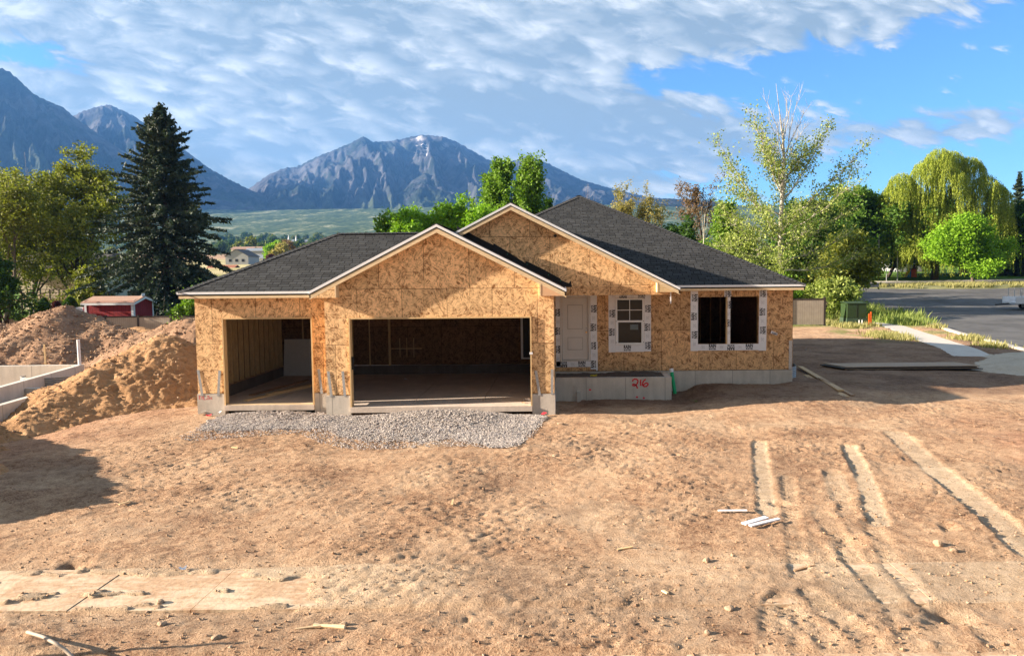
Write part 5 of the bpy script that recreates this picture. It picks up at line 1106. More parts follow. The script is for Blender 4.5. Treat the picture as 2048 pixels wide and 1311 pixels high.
def willow(px, Y, lobes, label, seed, base=None, n_str=1500):
    X, z0 = base_at(px, Y); r = np.random.default_rng(seed); root = empty('willow_tree', (X, Y, z0-.1), label=label, cat='tree'); C = []; tubes = [([Vector((0, 0, 0)), Vector((.2, 0, 2.5)), Vector((0, .2, 5)), Vector((.1, 0, 8))], [.55, .45, .35, .2], 0)]
    for (lx, ly, lw, hang, w_) in lobes:
        c = P(lx, ly, Y); cx, cz = c.x-X, c.z-z0; rw = lw/2/1500*Y; dy0 = r.uniform(-2.5, 1.)
        tubes.append(([Vector((0, 0, 4)), Vector((cx*.45, dy0*.5, (cz-1)*.72+1.2)), Vector((cx*.9, dy0, cz-.9))], [.22, .14, .05], 1))
        ns = int(n_str*w_)
        for _ in range(ns):
            a = r.uniform(0, 2*np.pi); q = np.sqrt(r.uniform(0, 1)); x = cx+np.cos(a)*q*rw; y = dy0+np.sin(a)*q*rw*.9; ztop = cz-q**2.2*rw*.75+r.normal(0, .15)
            L = hang/1500*Y*r.uniform(.25, 1.)*(.35+.75*q)*(.75+.4*np.sin(a*4+lx)); k = max(6, int(L*13)); s = np.linspace(0, 1, k)
            out = .35*(1-np.exp(-s*3)); xx = x+np.cos(a)*out+.16*np.sin(s*4+a*3)+r.normal(0, .06, k); yy_ = y+np.sin(a)*out+r.normal(0, .035, k); C.append(np.stack([xx, yy_, ztop-L*s], -1))
    C = np.concatenate(C); C = C[C[:, 2] > .6]; wood_mesh('trunk', tubes, M['bark_dark'], root)
    n = len(C); a = np.stack([r.normal(0, .28, n), r.normal(0, .28, n), np.full(n, -1.)], -1); a /= np.linalg.norm(a, axis=1)[:, None]; b = r.normal(size=(n, 3)); b -= (b*a).sum(1)[:, None]*a; b /= np.linalg.norm(b, axis=1)[:, None]
    V = np.stack([C-a*.12, C+b*.038, C+a*.12, C-b*.038], 1).reshape(-1, 3); print('willow', n)
    npmesh('crown', V, np.arange(4*n).reshape(n, 4), M['leaf_willow'], root, smooth=False, fattr=np.clip(r.uniform(0, 1, n), 0, 1))
willow(1868, 108, [(1868, 300, 60, 75, .09), (1905, 300, 60, 80, .09), (1938, 314, 55, 85, .09), (1845, 322, 55, 80, .08), (1885, 335, 70, 95, .09), (1800, 346, 52, 90, .08), (1822, 362, 60, 110, .08), (1783, 372, 36, 90, .04), (1915, 365, 80, 100, .09), (1960, 352, 60, 95, .08), (1855, 385, 70, 120, .09), (1985, 372, 50, 95, .07), (1795, 410, 50, 120, .06), (1880, 415, 60, 120, .07), (1930, 410, 70, 110, .07), (1985, 410, 60, 105, .07), (1840, 440, 60, 100, .06), (2010, 425, 45, 90, .05), (1875, 470, 60, 80, .05), (1815, 470, 50, 80, .05)], 'huge weeping willow with long yellow green strands beyond the street', 91, n_str=3300)
willow(2100, 112, [(2060, 395, 60, 120, .3), (2085, 375, 90, 140, .4)], 'second weeping willow cut off by the right edge', 92, n_str=700)
# hedge and weeds
tree('shrub', 1640, 552, 170, 56, M['leaf_aspen'], M['bark_dark'], 'dense green and brown shrub behind the tan fence panel', 'shrub', seed=95, nleaf=20000, size=.12, clump=.35, nmain=18, trunk=.03, child=5, dep=4)
tree('shrub', 1560, 545, 120, 57, M['leaf_green'], M['bark_dark'], 'green shrub at the end of the main roof eave', 'shrub', seed=96, nleaf=12000, size=.12, clump=.35, nmain=14, trunk=.03, child=5, dep=4)
def blades(name, X, Y, Hh, wd, m, seed, **kw):
    r = np.random.default_rng(seed); n = len(X); Z = zg(X, Y)-.03; a = r.uniform(0, np.pi, n); lx, ly = r.normal(0, .22, n)*Hh+.06*Hh, r.normal(0, .22, n)*Hh
    dx, dy = np.cos(a)*wd, np.sin(a)*wd; V = np.stack([np.stack([X-dx, Y-dy, Z], -1), np.stack([X+dx, Y+dy, Z], -1), np.stack([X+dx*.6+lx*.5, Y+dy*.6+ly*.5, Z+Hh*.6], -1), np.stack([X+lx, Y+ly, Z+Hh], -1)], 1).reshape(-1, 3)
    o = npmesh(name, V, np.arange(4*n).reshape(n, 4), m, smooth=False, fattr=r.uniform(0, 1, n)); tag(o, kind='stuff', **kw); return o
r = RNG; n = 20000; gx = r.uniform(17.0, 30., n); gy = r.uniform(50., 70, n); L_ = 21.2+(gy-50)*.36
curbx = np.interp(gy, [37, 57, 62, 68, 73], [23.1, 27.3, 28.4, 28.3, 26.])
ok = (gx < curbx-.5) & ((gx > 22.6) | (gy > 54.5)) & (fbm(gx*.4, gy*.4, 3, seed=8) > -.28); gx, gy = gx[ok], gy[ok]
blades('tall_grass', gx, gy, r.uniform(.4, .95, len(gx))*(.7+.5*sst(fbm(gx*.5, gy*.5, 2, seed=4), -.2, .3)), .022, M['grass'], 7)
wx, wy = [], []
for px, py, rad_, cnt in ((1640, 648, 1.1, 900), (1665, 640, .8, 600), (1700, 655, .9, 700), (1785, 672, 1.2, 1100), (1760, 668, .6, 400), (1735, 652, .6, 300), (1620, 650, .5, 200), (1850, 640, .8, 400), (1890, 655, .8, 500), (1940, 675, .8, 500), (1985, 690, .7, 400), (1710, 640, .8, 400)):
    p = G(px, py, -.15); wx.append(p.x+r.normal(0, rad_*.5, cnt)); wy.append(p.y+r.normal(0, rad_*.8, cnt))
wx, wy = np.concatenate(wx), np.concatenate(wy); ok = ~inpoly(wx, wy, ROAD) & ~inpoly(wx, wy, WALKPOLY); wx, wy = wx[ok], wy[ok]
blades('weeds', wx, wy, r.uniform(.12, .42, len(wx)), .03, M['grass_dry'], 8)
# a few green sprouts on the bare soil
# pale mound added at the right for the bright sunlit concrete
PALEM = pile_mat('sunlit_pale_tone', (.42, .35, .27), (.52, .45, .36), (.60, .53, .43))
_c = [G(2075, 765, -.2), G(2010, 742, -.2), G(2075, 720, -.2)]
piles_s = pile('pale_mound', [(2120, 735, 27.5), (2040, 728, 28.5), (2100, 704, 32.)], .20, 63, PALEM, 'low pale mound added for sunlit concrete at the right edge beyond the stacked sheets', .45, 3.0, res=.06, cat='pale mound')
def sprout(px, py, z, label):
    p = G(px, py, z); rr = np.random.default_rng(int(px)); mb = MB()
    for i in range(9):
        a = i*.7; L = .10+.06*rr.random(); mb.quad([(p.x-.012*math.sin(a), p.y+.012*math.cos(a), zs(p.x, p.y)+.01), (p.x+.012*math.sin(a), p.y-.012*math.cos(a), zs(p.x, p.y)+.01), (p.x+math.cos(a)*L, p.y+math.sin(a)*L, zs(p.x, p.y)+.09)])
    mb.build('weed', M['grass_flat'], label=label, cat='weed')
M['grass_flat'] = plain('fresh_weed', (.12, .30, .03), .6)
sprout(1391, 808, -.38, 'tiny bright green weed on the shaded soil in front of the concrete wall')

# ---------------------------------------------------------------- neighbouring foundation
nf = empty('concrete_foundation', (-20, 27, -.9), label='unfinished pale concrete foundation walls among the dirt piles at the left', cat='foundation')
A1 = G(160, 727, .25); zt = .25
def fwall(p, q, th=.2, z1=.25, z0=-1.3):
    p = Vector((p[0], p[1], 0)); q = Vector((q[0], q[1], 0)); d = (q-p).normalized(); s = Vector((-d.y, d.x, 0))*th/2
    return MB().prism([p-s+Vector((0, 0, z0)), q-s+Vector((0, 0, z0)), q+s+Vector((0, 0, z0)), p+s+Vector((0, 0, z0))], (0, 0, z1-z0)).build('foundation_wall', M['conc_pale'], nf)
a = G(160, 729, .25); b = G(-140, 733, .25); c = G(-80, 795, .25); fwall((a.x+.1, a.y), (b.x, b.y)); 
cdir = (Vector((c.x, c.y))-Vector((a.x, a.y))); fwall((a.x, a.y-.1), (c.x, c.y))
a2 = G(118, 775, .0); b2 = G(-120, 777, .0); c2 = G(-60, 826, .0); fwall((a2.x+.1, a2.y), (b2.x, b2.y), z1=0.); fwall((a2.x, a2.y-.1), (c2.x, c2.y), z1=0.)
def well(name, cx, cy, z0, z1, rx_, ry_, a0, a1, label, rim=True, n=24):
    mb = MB(); pts = [(cx+rx_*math.cos(a0+(a1-a0)*i/n), cy+ry_*math.sin(a0+(a1-a0)*i/n)) for i in range(n+1)]
    for p, q in zip(pts[:-1], pts[1:]):
        mb.quad([(p[0], p[1], z0), (q[0], q[1], z0), (q[0], q[1], z1), (p[0], p[1], z1)])
        pi = (cx+(p[0]-cx)*.985, cy+(p[1]-cy)*.985); qi = (cx+(q[0]-cx)*.985, cy+(q[1]-cy)*.985); mb.quad([(pi[0], pi[1], z0), (pi[0], pi[1], z1), (qi[0], qi[1], z1), (qi[0], qi[1], z0)]); mb.quad([(p[0], p[1], z1), (q[0], q[1], z1), (qi[0], qi[1], z1), (pi[0], pi[1], z1)])
    o = mb.build(name, M['corr'], label=label, cat='window well'); return o
wl = G(84, 758, .05); well('window_well', wl.x+.15, wl.y+.35, -.9, .16, 1.0, .85, math.pi*.98, math.pi*2.02, 'curved corrugated metal window well against the bare foundation at the left')
well('window_well', FX+.001, 26.2, -.6, .33, .66, .95, -math.pi/2, math.pi/2, 'curved corrugated metal window well at the right wall of the house')
pp = P(160, 728, a.y); MB().tube([(pp.x, a.y-.02, zt), (pp.x-.01, a.y-.02, P(160, 679, a.y).z)], .055, 12).build('white_pipe', M['drip'], label='upright white plastic pipe at the corner of the bare foundation', cat='pipe')
sp = P(92, 735, 29.); MB().bar((sp.x, 29., P(92, 742, 29.).z-.2), (sp.x-.02, 29., P(91, 688, 29.).z), .06, .04, 0, (0, 1, 0)).build('wooden_stake', M['wood_z'], label='thin wooden stake standing inside the bare foundation', cat='stake')

# ---------------------------------------------------------------- fences, shed, left background
def fence_run(name, pts, h, label, panel=2.44, zf=None):
    root = empty(name, (pts[0][0], pts[0][1], 0), label=label, cat='fence')
    for (xa, ya), (xb, yb) in zip(pts[:-1], pts[1:]):
        L = math.hypot(xb-xa, yb-ya); n = max(1, round(L/panel))
        for i in range(n+1):
            x = xa+(xb-xa)*i/n; y = ya+(yb-ya)*i/n; z = zf if zf is not None else zs(x, y); MB().box(x-.065, x+.065, y-.065, y+.065, z-.2, z+h+.10).box(x-.08, x+.08, y-.08, y+.08, z+h+.10, z+h+.13).build('fence_post', M['fpost'], root)
            if i < n:
                x2 = xa+(xb-xa)*(i+1)/n; y2 = ya+(yb-ya)*(i+1)/n; z2 = zf if zf is not None else zs(x2, y2); d = Vector((x2-x, y2-y, 0)).normalized()*.066
                p = Vector((x, y, z))+d; q = Vector((x2, y2, z2))-d; sh = Vector((0, .022, 0))
                MB().prism([p+Vector((0, -.01, .10)), q+Vector((0, -.01, .10)), q+Vector((0, -.01, h-.05)), p+Vector((0, -.01, h-.05))], (0, .03, 0)).build('fence_panel', M['fence'], root)
                MB().prism([p+Vector((0, -.03, h-.05)), q+Vector((0, -.03, h-.05)), q+Vector((0, -.03, h+.05)), p+Vector((0, -.03, h+.05))], (0, .07, 0)).build('top_rail', M['fpost'], root)
    return root
fl = P(150, 640, 56).x; fr_ = P(430, 640, 55).x; off_ = P(212, 640, 56).x
zf_ = P(250, 632, 56).z-1.83
fence_run('vinyl_fence', [(off_-2.44*3, 56.), (off_+2.44*6, 55.9)], 1.78, 'long tan vinyl fence with dark posts in front of the red shed', zf=zf_)
# return of shade: short panel right of the house
zr_ = P(1620, 652, 50).z; xr_ = P(1649, 620, 50).x
fence_run('vinyl_fence', [(xr_-2.3, 50.), (xr_, 50.)], P(1620, 597, 50).z-zr_-.03, 'single tan vinyl fence panel right of the house', zf=zr_)
# red shed
def shed():
    Y = 58.2; xl = P(168, 600, Y).x; xm = P(266, 600, Y).x; zt = P(220, 602, Y).z; zpk = P(250, 591, Y+1.6).z; z0 = zt-2.3
    xr = P(307, 600, Y+.0).x; root = empty('shed', ((xl+xr)/2, Y+1, z0), label='dark red wooden shed with white trim and tan shingle roof behind the tan fence', cat='shed')
    dv = Vector((xr-xm, 3.1, 0)); a = Vector((xl, Y, z0)); b = Vector((xm, Y, z0)); c = b+Vector((1.75+.1, 3.0, 0)); c = Vector((P(306, 600, Y+3.).x, Y+3., z0)); d = a+(c-b); h = Vector((0, 0, zt-z0)); pk = Vector((0, 0, max(zpk-z0-.05, zt-z0+.3))); mid = (b+c)/2; mid2 = (a+d)/2
    wl_ = MB(); wl_.quad([a, b, b+h, a+h]); wl_.quad([b, c, c+h, mid+pk, b+h]); wl_.quad([c, d, d+h, c+h]); wl_.quad([d, a, a+h, mid2+pk, d+h]); wl_.build('wall', M['shed_red_p'], root)
    e = (c-b).normalized()*.18; l = (b-a).normalized()*.18; rp_ = lambda s1, s2: None
    dn = Vector((0, 0, -.08)); A0, B0 = a+h-e-l+dn, b+h-e+l+dn; C0, D0 = c+h+e+l+dn, d+h+e-l+dn; M0, N0 = mid+pk+l+Vector((0, 0, .03)), mid2+pk-l+Vector((0, 0, .03))
    MB().prism([A0, B0, M0, N0], (0, 0, -.05)).build('roof', M['shed_roof'], root); MB().prism([D0, N0, M0, C0], (0, 0, -.05)).build('roof', M['shed_roof'], root)
    dw = Vector((0, 0, -.06)); dh = Vector((0, 0, -.16)); t = MB()
    t.prism([A0+dw, B0+dw, B0+dw+dh, A0+dw+dh], -e*.15); t.build('eave_trim', M['drip'], root)
    MB().prism([B0+dw, M0+dw, M0+dw+dh, B0+dw+dh], l*.15).build('gable_trim', M['drip'], root); MB().prism([M0+dw, C0+dw, C0+dw+dh, M0+dw+dh], l*.15).build('gable_trim', M['drip'], root)
    for p, q in ((a, b), (b, a)): 
        MB().prism([p-e*.12, p-e*.12+(q-p).normalized()*.17, p-e*.12+(q-p).normalized()*.17+h*.97, p-e*.12+h*.97], e*.1).build('corner_trim', M['drip'], root)
    MB().prism([b+l*.1, b+l*.1+e*1.2, b+l*.1+e*1.2+h, b+l*.1+h], -l*.1).build('corner_trim', M['drip'], root); MB().prism([c+l*.1-e*.9, c+l*.1, c+l*.1+h, c+l*.1-e*.9+h], -l*.1).build('corner_trim', M['drip'], root)
    v = mid+l*.15+Vector((0, 0, zt-z0+.18)); MB().prism([v-e*1.3, v+e*1.3, v+e*1.3+Vector((0, 0, .38)), v-e*1.3+Vector((0, 0, .38))], -l*.12).build('gable_vent', M['drip'], root)
def board_mat(name, c, pitch):
    m, t, b = mat(name, .75, .25); sx, sy, sz = t.sep(pos(t)); q = t.math('ABSOLUTE', t.math('SUBTRACT', t.math('FRACT', t.math('MULTIPLY', t.math('ADD', sx, sy), 1/pitch)), .5)); n = t.noise(pos(t), 4., 3)
    cc = t.mix(t.mapr(n, .3, .7), tuple(k*.85 for k in c), tuple(k*1.15 for k in c)); t.l.new(t.mix(t.mapr(q, .06, .02), cc, tuple(k*.5 for k in c)), b.inputs['Base Color']); return m
def lap_mat(name, c, pitch):
    m, t, b = mat(name, .75, .25); sz = t.sep(pos(t))[2]; q = t.math('FRACT', t.math('MULTIPLY', sz, 1/pitch)); t.l.new(t.mix(t.mapr(q, .12, .02), c, tuple(k*.5 for k in c)), b.inputs['Base Color']); return m
M['shed_red_p'] = board_mat('red_board_siding', (.27, .022, .026), .32); M['lap'] = lap_mat('cream_lap_siding', (.60, .54, .42), .2); M['lap_grey'] = lap_mat('grey_lap_siding', (.30, .31, .33), .25)
shed()
# tank beside the shed
q = P(162, 622, 58.5); MB().box(q.x-.45, q.x+.3, 58.3, 58.9, q.z-.9, q.z+.25).box(q.x-.40, q.x+.25, 58.35, 58.85, q.z+.25, q.z+.30).build('storage_box', M['white'], bevel=.05, label='white storage box beside the left end of the red shed', cat='box')
# cream house and deck seen through the trees
def cream_house():
    Y = 76.; x0, x1 = P(40, 600, Y).x, P(200, 600, Y).x; zb = zs((x0+x1)/2, Y); z1 = P(100, 545, Y).z
    root = empty('neighbour_house', ((x0+x1)/2, Y, zb), label='cream sided house with a deck glimpsed through the trees behind the dirt pile', cat='house')
    wall('x', Y, Y+.2, x0, x1, zb-.3, z1, [(x1-2.6, x1-1.2, zb+1.2, zb+2.6)]).build('wall', M['lap'], root); MB().box(x0, x1, Y+.21, Y+7, zb-.3, z1).build('wall', M['lap'], root)
    MB().prism([(x0-.5, Y-.5, z1), (x1+.5, Y-.5, z1), (x1+.5, Y+3.6, z1+1.9), (x0-.5, Y+3.6, z1+1.9)], (0, 0, .12)).build('roof', M['roof_far'], root); MB().prism([(x0-.5, Y+7.5, z1), (x0-.5, Y+3.6, z1+1.9), (x1+.5, Y+3.6, z1+1.9), (x1+.5, Y+7.5, z1)], (0, 0, .12)).build('roof', M['roof_far'], root)
    w_ = MB().box(x1-2.6, x1-1.2, Y+.02, Y+.08, zb+1.2, zb+2.6).build('window', M['white'], root); MB().box(x1-2.5, x1-1.3, Y+.005, Y+.019, zb+1.3, zb+2.5).build('pane', M['glass'], w_)
    MB().box(x0, x1-.5, Y-2.5, Y-.01, zb+1.0, zb+1.15).build('deck', M['wood_brown'], root)
    for i in range(9): x = x0+.1+(x1-.7-x0)*i/8; MB().box(x-.05, x+.05, Y-2.5, Y-2.4, zb-.2, zb+2.1).build('deck_post', M['bark_dark'], root)
    for z in (1.5, 1.8, 2.1): MB().box(x0, x1-.5, Y-2.47, Y-2.43, zb+z-.03, zb+z+.03).build('deck_rail', M['bark_dark'], root)
cream_house()
def picket():
    Y = 82.; x0, x1 = P(296, 600, Y).x, P(350, 600, Y).x; z = zs(x0, Y)-.5; root = empty('picket_fence', (x0, Y, z), label='pale picket fence at the far side of the lawn right of the red shed', cat='fence')
    mb = MB(); x = x0
    while x < x1: mb.box(x, x+.1, Y, Y+.03, z, z+1.25); x += .21
    mb.box(x0, x1, Y+.03, Y+.06, z+.3, z+.4).box(x0, x1, Y+.03, Y+.06, z+.95, z+1.05); mb.build('pickets', M['drip'], root)
picket()

# ---------------------------------------------------------------- things round the house
def board(p, q, w_, h_, label, m='wood', name='lumber_board', group=None, cat='board', z=None):
    p = Vector(p); q = Vector(q); return MB().bar(p, q, w_, h_).build(name, M[m], bevel=.003, label=label, cat=cat, group=group)
def gz(px, py, z0=-.2, lift=.03): p = G(px, py, z0); p.z = zs(p.x, p.y); p = G(px, py, p.z); p.z = zs(p.x, p.y)+lift; return p
grp = 'boards lying at the right corner of the house'
board(gz(1600, 738, lift=.10), gz(1682, 782, lift=.05), .19, .045, 'long board against the metal window well, rear one of the loose boards', 'wood_y', group=grp)
board(gz(1612, 752, lift=.03), gz(1692, 794, lift=.03), .19, .045, 'long board nearest the camera among the loose boards by the window well', 'wood_y', group=grp)
board(gz(1640, 762, lift=.07), gz(1706, 792, lift=.045), .12, .04, 'shorter board lying across the loose boards by the window well', 'wood_brown', group=grp)
# stack of sheets
a = gz(1676, 733); b = gz(1700, 742); c = gz(1932, 733)
def sheet_stack():
    x0, y0 = gz(1698, 741)[:2]; x1 = gz(1936, 735)[0]; yb_ = y0+1.22; z = zs(x0, y0)-.01
    for i, (dx, dy, col_, lb) in enumerate(((0., 0., 'black', 'lowest dark sheet of the long sheet stack beside the house'), (-.12, .05, 'wood_dk', 'second sheet from the ground in the long sheet stack'), (-.22, .02, 'black', 'dark sheet under the top one in the long sheet stack'), (-.08, .09, 'wood_dk', 'weathered top sheet of the long stack on the soil beside the house'))):
        zz = z+.012+i*.034; MB().prism([(x0+dx, y0+dy, zz), (x1+dx, y0+dy+.10, zz), (x1+dx-.35, yb_+dy, zz), (x0+dx-.45, yb_+dy-.05, zz)], (0, 0, .028)).build('plywood_sheet', M[col_], label=lb, cat='sheet', group='long sheets stacked beside the house')
M['wood_dk'] = wood_mat('grey_weathered_sheet', (.38, .27, .18), .25)
sheet_stack()
# green drain pipe with white cap
t0 = P(1343.5, 744, 23.9); t1 = P(1350, 787, 23.75); gp_ = empty('drain_pipe', (t0.x, 23.9, -.4), label='bright green plastic pipe leaning on the foundation beside the painted 216', cat='pipe')
MB().tube([t1, t0], .06, 14).build('pipe', M['green_pipe'], gp_); MB().tube([t0, t0+(t0-t1).normalized()*.12], .066, 14).build('pipe_cap', M['white'], gp_)
# yellow rope on the porch
p0 = P(1188, 748, 23.1); mb = MB(); rr = random.Random(3)
for i in range(5): mb.tube([(p0.x+rr.uniform(-.12, .12), 23.15+rr.uniform(0, .15), .36+rr.uniform(0, .06)) for _ in range(4)], .007, 5)
mb.build('yellow_rope', plain('yellow_rope', (.55, .45, .05), .7), label='tangle of yellow rope on the porch fill below the front door', cat='rope')
# notice on the wall
no = empty('paper_notice', (6.95, Y2-.01, 1.5), label='white permit sheet curling over a brown card stapled right of the open window', cat='notice')
MB().box(6.875, 7.075, Y2-.008, Y2-.003, 1.36, 1.50).build('card', M['cardboard'], no)
MB().prism([(6.83, Y2-.03, 1.58), (7.04, Y2-.012, 1.50), (7.07, Y2-.012, 1.57), (6.86, Y2-.045, 1.665)], (0, .004, .0)).build('sheet', M['paper'], no)
L = MB(); put_text(L, 'RAIN', .07, 6.96, Y2-.034, 1.565, -.35, 1, 0, .03); L.build('lettering', M['ink'], no)
# garage contents
wb = MB(); wb.prism([(-9.92, 26.70, .001), (-8.60, 26.70, .001), (-8.60, 26.88, 1.30), (-9.92, 26.88, 1.30)], (0, .013, 0)); wb.build('wallboard_sheet', M['mdf'], label='white board leaning on the back wall of the single garage bay', cat='board')
grp = 'boards on the garage floor'
board((-9.05, 21.35, .02), (-7.9, 24.4, .02), .14, .038, 'board with cut end lying nearest the door of the single garage bay', 'wood', group=grp)
board((-8.75, 22.2, .058), (-8.0, 24.2, .058), .14, .038, 'board resting on top of the other boards in the single bay', 'wood', group=grp)
board((-9.3, 22.3, .02), (-8.6, 25.5, .02), .14, .038, 'dark board near the left wall of the single garage bay', 'wood_brown', group=grp)
board((-8.6, 22.6, .02), (-7.7, 25.2, .02), .09, .038, 'narrow board beside the others in the single garage bay', 'wood', group=grp)
def scrap(px, py, z, s, label, m='paper', seed=0):
    p = G(px, py, z); r_ = random.Random(seed); mb = MB(); c = (p.x, p.y, p.z+s*.35); n = 7
    ring = [(c[0]+math.cos(i*6.28/n)*s*r_.uniform(.6, 1.2), c[1]+math.sin(i*6.28/n)*s*r_.uniform(.5, 1.), c[2]+r_.uniform(-.3, .5)*s) for i in range(n)]
    for i in range(n): mb.quad([c, ring[i], ring[(i+1) % n]])
    mb.build('litter', M[m], label=label, cat='litter')
scrap(1054, 801, 0., .11, 'crumpled pale paper on the slab at the right jamb of the wide bay', 'paper', 2); scrap(1047, 806, 0., .07, 'small crumpled scrap beside the larger paper in the wide bay', 'ply', 9)
scrap(811, 760, 0.01, .10, 'pale scrap lying far back on the wide garage floor', 'paper', 4)
scrap(1087, 830, -.22, .09, 'red and white flagging scrap at the right corner of the gravel', 'pinkred', 5)
scrap(408, 826, -.23, .08, 'white scrap at the left footing of the garage', 'paper', 6); scrap(418, 832, -.25, .09, 'red flagging scrap in front of the left footing', 'pinkred', 61); scrap(437, 826, -.2, .08, 'long white scrap at the edge of the left gravel', 'paper', 62)
for i, (px, py, z, s, lb) in enumerate(((545, 946, -.42, .045, 'tiny white scrap on the dirt below the single bay'), (365, 1138, -.44, .06, 'white scrap beside the front walk'), (331, 1056, -.45, .03, 'tiny white chip left of centre on the dirt'), (1574, 998, -.46, .07, 'pale blue white scrap between the two scraped strips'), (1000, 1008, -.45, .03, 'tiny yellow white chip in mid yard'), (1729, 869, -.35, .04, 'white chip in the soil beyond the right strip'), (1612, 700, -.15, .05, 'small white chip on the shaded soil right of the house'))): scrap(px, py, z, s, lb, 'paper', 70+i)
# bits of wood, stones and paper left on the yard
rs_ = random.Random(17)
_cols = [('pale', 'wood'), ('brown', 'wood_brown'), ('sun bleached', 'wood_pale')]
_spots = [((905, 1010), 'in mid yard below the wide bay'), ((1190, 905), 'in front of the painted number'), ((1330, 1180), 'above the buried part of the front walk'), ((250, 1010), 'left of mid yard'), ((1445, 905), 'left of the first scraped strip'), ((640, 1240), 'below the front walk near the stick'), ((1250, 1090), 'in mid yard right of centre'), ((1600, 1130), 'beside the tyre tracks'), ((1160, 875), 'near the right corner of the gravel'), ((470, 905), 'below the gravel of the single bay')]
for i, ((px, py), where) in enumerate(_spots):
    p = G(px, py, -.42); zz2 = float(ground_at(np.array([p.x]), np.array([p.y]))[0]); a_ = rs_.uniform(0, 3.1); L_2 = rs_.uniform(.10, .26); cn, cm = _cols[i % 3]; d_ = Vector((math.cos(a_), math.sin(a_), rs_.uniform(-.1, .1)))*L_2/2
    MB().bar(p-d_+Vector((0, 0, zz2-p.z+.02)), p+d_+Vector((0, 0, zz2-p.z+.025)), .035, .018).build('wood_scrap', M[cm], label=cn+' wood scrap '+where, cat='wood scrap')
def stone(px, py, s, label, seed):
    p = G(px, py, -.45); zz2 = float(ground_at(np.array([p.x]), np.array([p.y]))[0]); bm = bmesh.new(); bmesh.ops.create_icosphere(bm, subdivisions=2, radius=s); r_ = random.Random(seed)
    for v in bm.verts: v.co = Vector((v.co.x*1.2, v.co.y, v.co.z*.7))*(1+.28*math.sin(v.co.x/s*2.1+seed)*math.cos(v.co.y/s*2.7)+r_.uniform(-.10, .10))
    me = bpy.data.meshes.new('stone'); bm.to_mesh(me); bm.free(); me.materials.append(M['stone_flat']); o = bpy.data.objects.new('stone', me); o.location = (p.x, p.y, zz2+s*.3); o.rotation_euler = (0, 0, seed); link(o); tag(o, label, 'stone', 'stones lying on the yard')
M['stone_flat'] = plain('tan_stone', (.36, .25, .165), .9, .2, 20., .4)
for i, (px, py, s, lb) in enumerate(((278, 1163, .055, 'brown stone on the clean left end of the front walk'), (320, 1200, .05, 'brown stone at the middle of the left front walk'), (105, 1167, .05, 'clod at the far left end of the front walk'), (155, 1172, .045, 'clod beside another at the left end of the walk'), (324, 1243, .045, 'stone just below the left front walk'), (687, 1242, .04, 'dark stone beside the splintered stick'), (1413, 1118, .05, 'pale stone above the walk left of the tyre tracks'), (1876, 1094, .07, 'large tan clod right of the tyre tracks'), (1906, 1104, .05, 'pale stone right of the large clod'), (1459, 1212, .05, 'pale stone at the lower right below the walk'), (1110, 920, .05, 'stone in the yard below the wide bay'), (1120, 862, .06, 'brown lump right of the gravel'), (430, 1270, .045, 'stone near the bottom edge left of centre'), (1415, 1262, .04, 'small stone near the bottom edge right of centre'))): stone(px, py, s, lb, i+1)
# white trim offcuts
def trim(p0, p1, w_, label): 
    a, b = G(*p0, -.42), G(*p1, -.42); a.z = float(ground_at(np.array([a.x]), np.array([a.y]))[0])+.05; b.z = float(ground_at(np.array([b.x]), np.array([b.y]))[0])+.05; MB().bar(a, b, w_, .02).build('trim_offcut', M['drip'], label=label, cat='trim', group='white trim offcuts on the dirt')
trim((1436, 1027), (1494, 1027), .045, 'thin straight white trim strip left of the others'); trim((1487, 1052), (1533, 1040), .10, 'wide white trim offcut under the grey one'); trim((1500, 1056), (1558, 1044), .07, 'greyish trim offcut crossing the wide white one')
# bent conduit in the foreground
q = [G(55, 1263, -.42), G(85, 1272, -.30), G(112, 1286, -.30), G(130, 1298, -.36), G(150, 1318, -.44)]; qq = []
for i in range(len(q)-1):
    for t in (0, .34, .67): qq.append(q[i].lerp(q[i+1], t))
MB().tube(qq+[q[-1]], .019, 10).build('bent_conduit', plain('weathered_plastic', (.34, .28, .22), .6), label='bent grey plastic conduit on the dirt at the lower left corner', cat='pipe', smooth=True)
a, b = G(590, 1260, -.5), G(690, 1258, -.5); MB().tube([a+Vector((0, 0, .02)), a.lerp(b, .5)+Vector((0, .05, .03)), b+Vector((0, 0, .03))], [.008, .016, .028], 7).build('broken_stick', M['wood_pale'], label='pale splintered stick on the dirt below the front walk', cat='stick')
sx_, sy_ = -7.9, 7.55; MB().bar((sx_, sy_, -.7), (sx_+.03, sy_, .95), .09, .04, 0, (0, 1, 0)).build('wooden_stake', M['wood_z'], label='wooden marker stake just outside the lower left corner', cat='stake')

# ---------------------------------------------------------------- far right: transformer, street things
tb_ = P(1694, 652, 50.); tx0, tx1 = tb_.x, P(1733, 652, 50.).x; tz = P(1713, 652, 50).z; th_ = P(1713, 606, 50).z-tz
tf = empty('utility_transformer', ((tx0+tx1)/2, 50, tz), label='dark green pad mounted utility box among the tall weeds', cat='utility box')
MB().box(tx0, tx1, 50.0, 51.2, tz+th_*.36, tz+th_-.04).build('cabinet', M['xfmr'], tf, bevel=.02); MB().prism([(tx0-.03, 49.96, tz+th_-.04), (tx1+.03, 49.96, tz+th_-.04), (tx1+.03, 51.24, tz+th_+.03), (tx0-.03, 51.24, tz+th_+.03)], (0, 0, .05)).build('lid', M['xfmr'], tf)
MB().prism([(tx0-.06, 49.9, tz-.2), (tx1+.06, 49.9, tz-.2), (tx1+.02, 49.98, tz+th_*.355), (tx0-.02, 49.98, tz+th_*.355)], (0, 1.3, 0)).build('base', plain('utility_base', (.045, .075, .045), .6), tf)
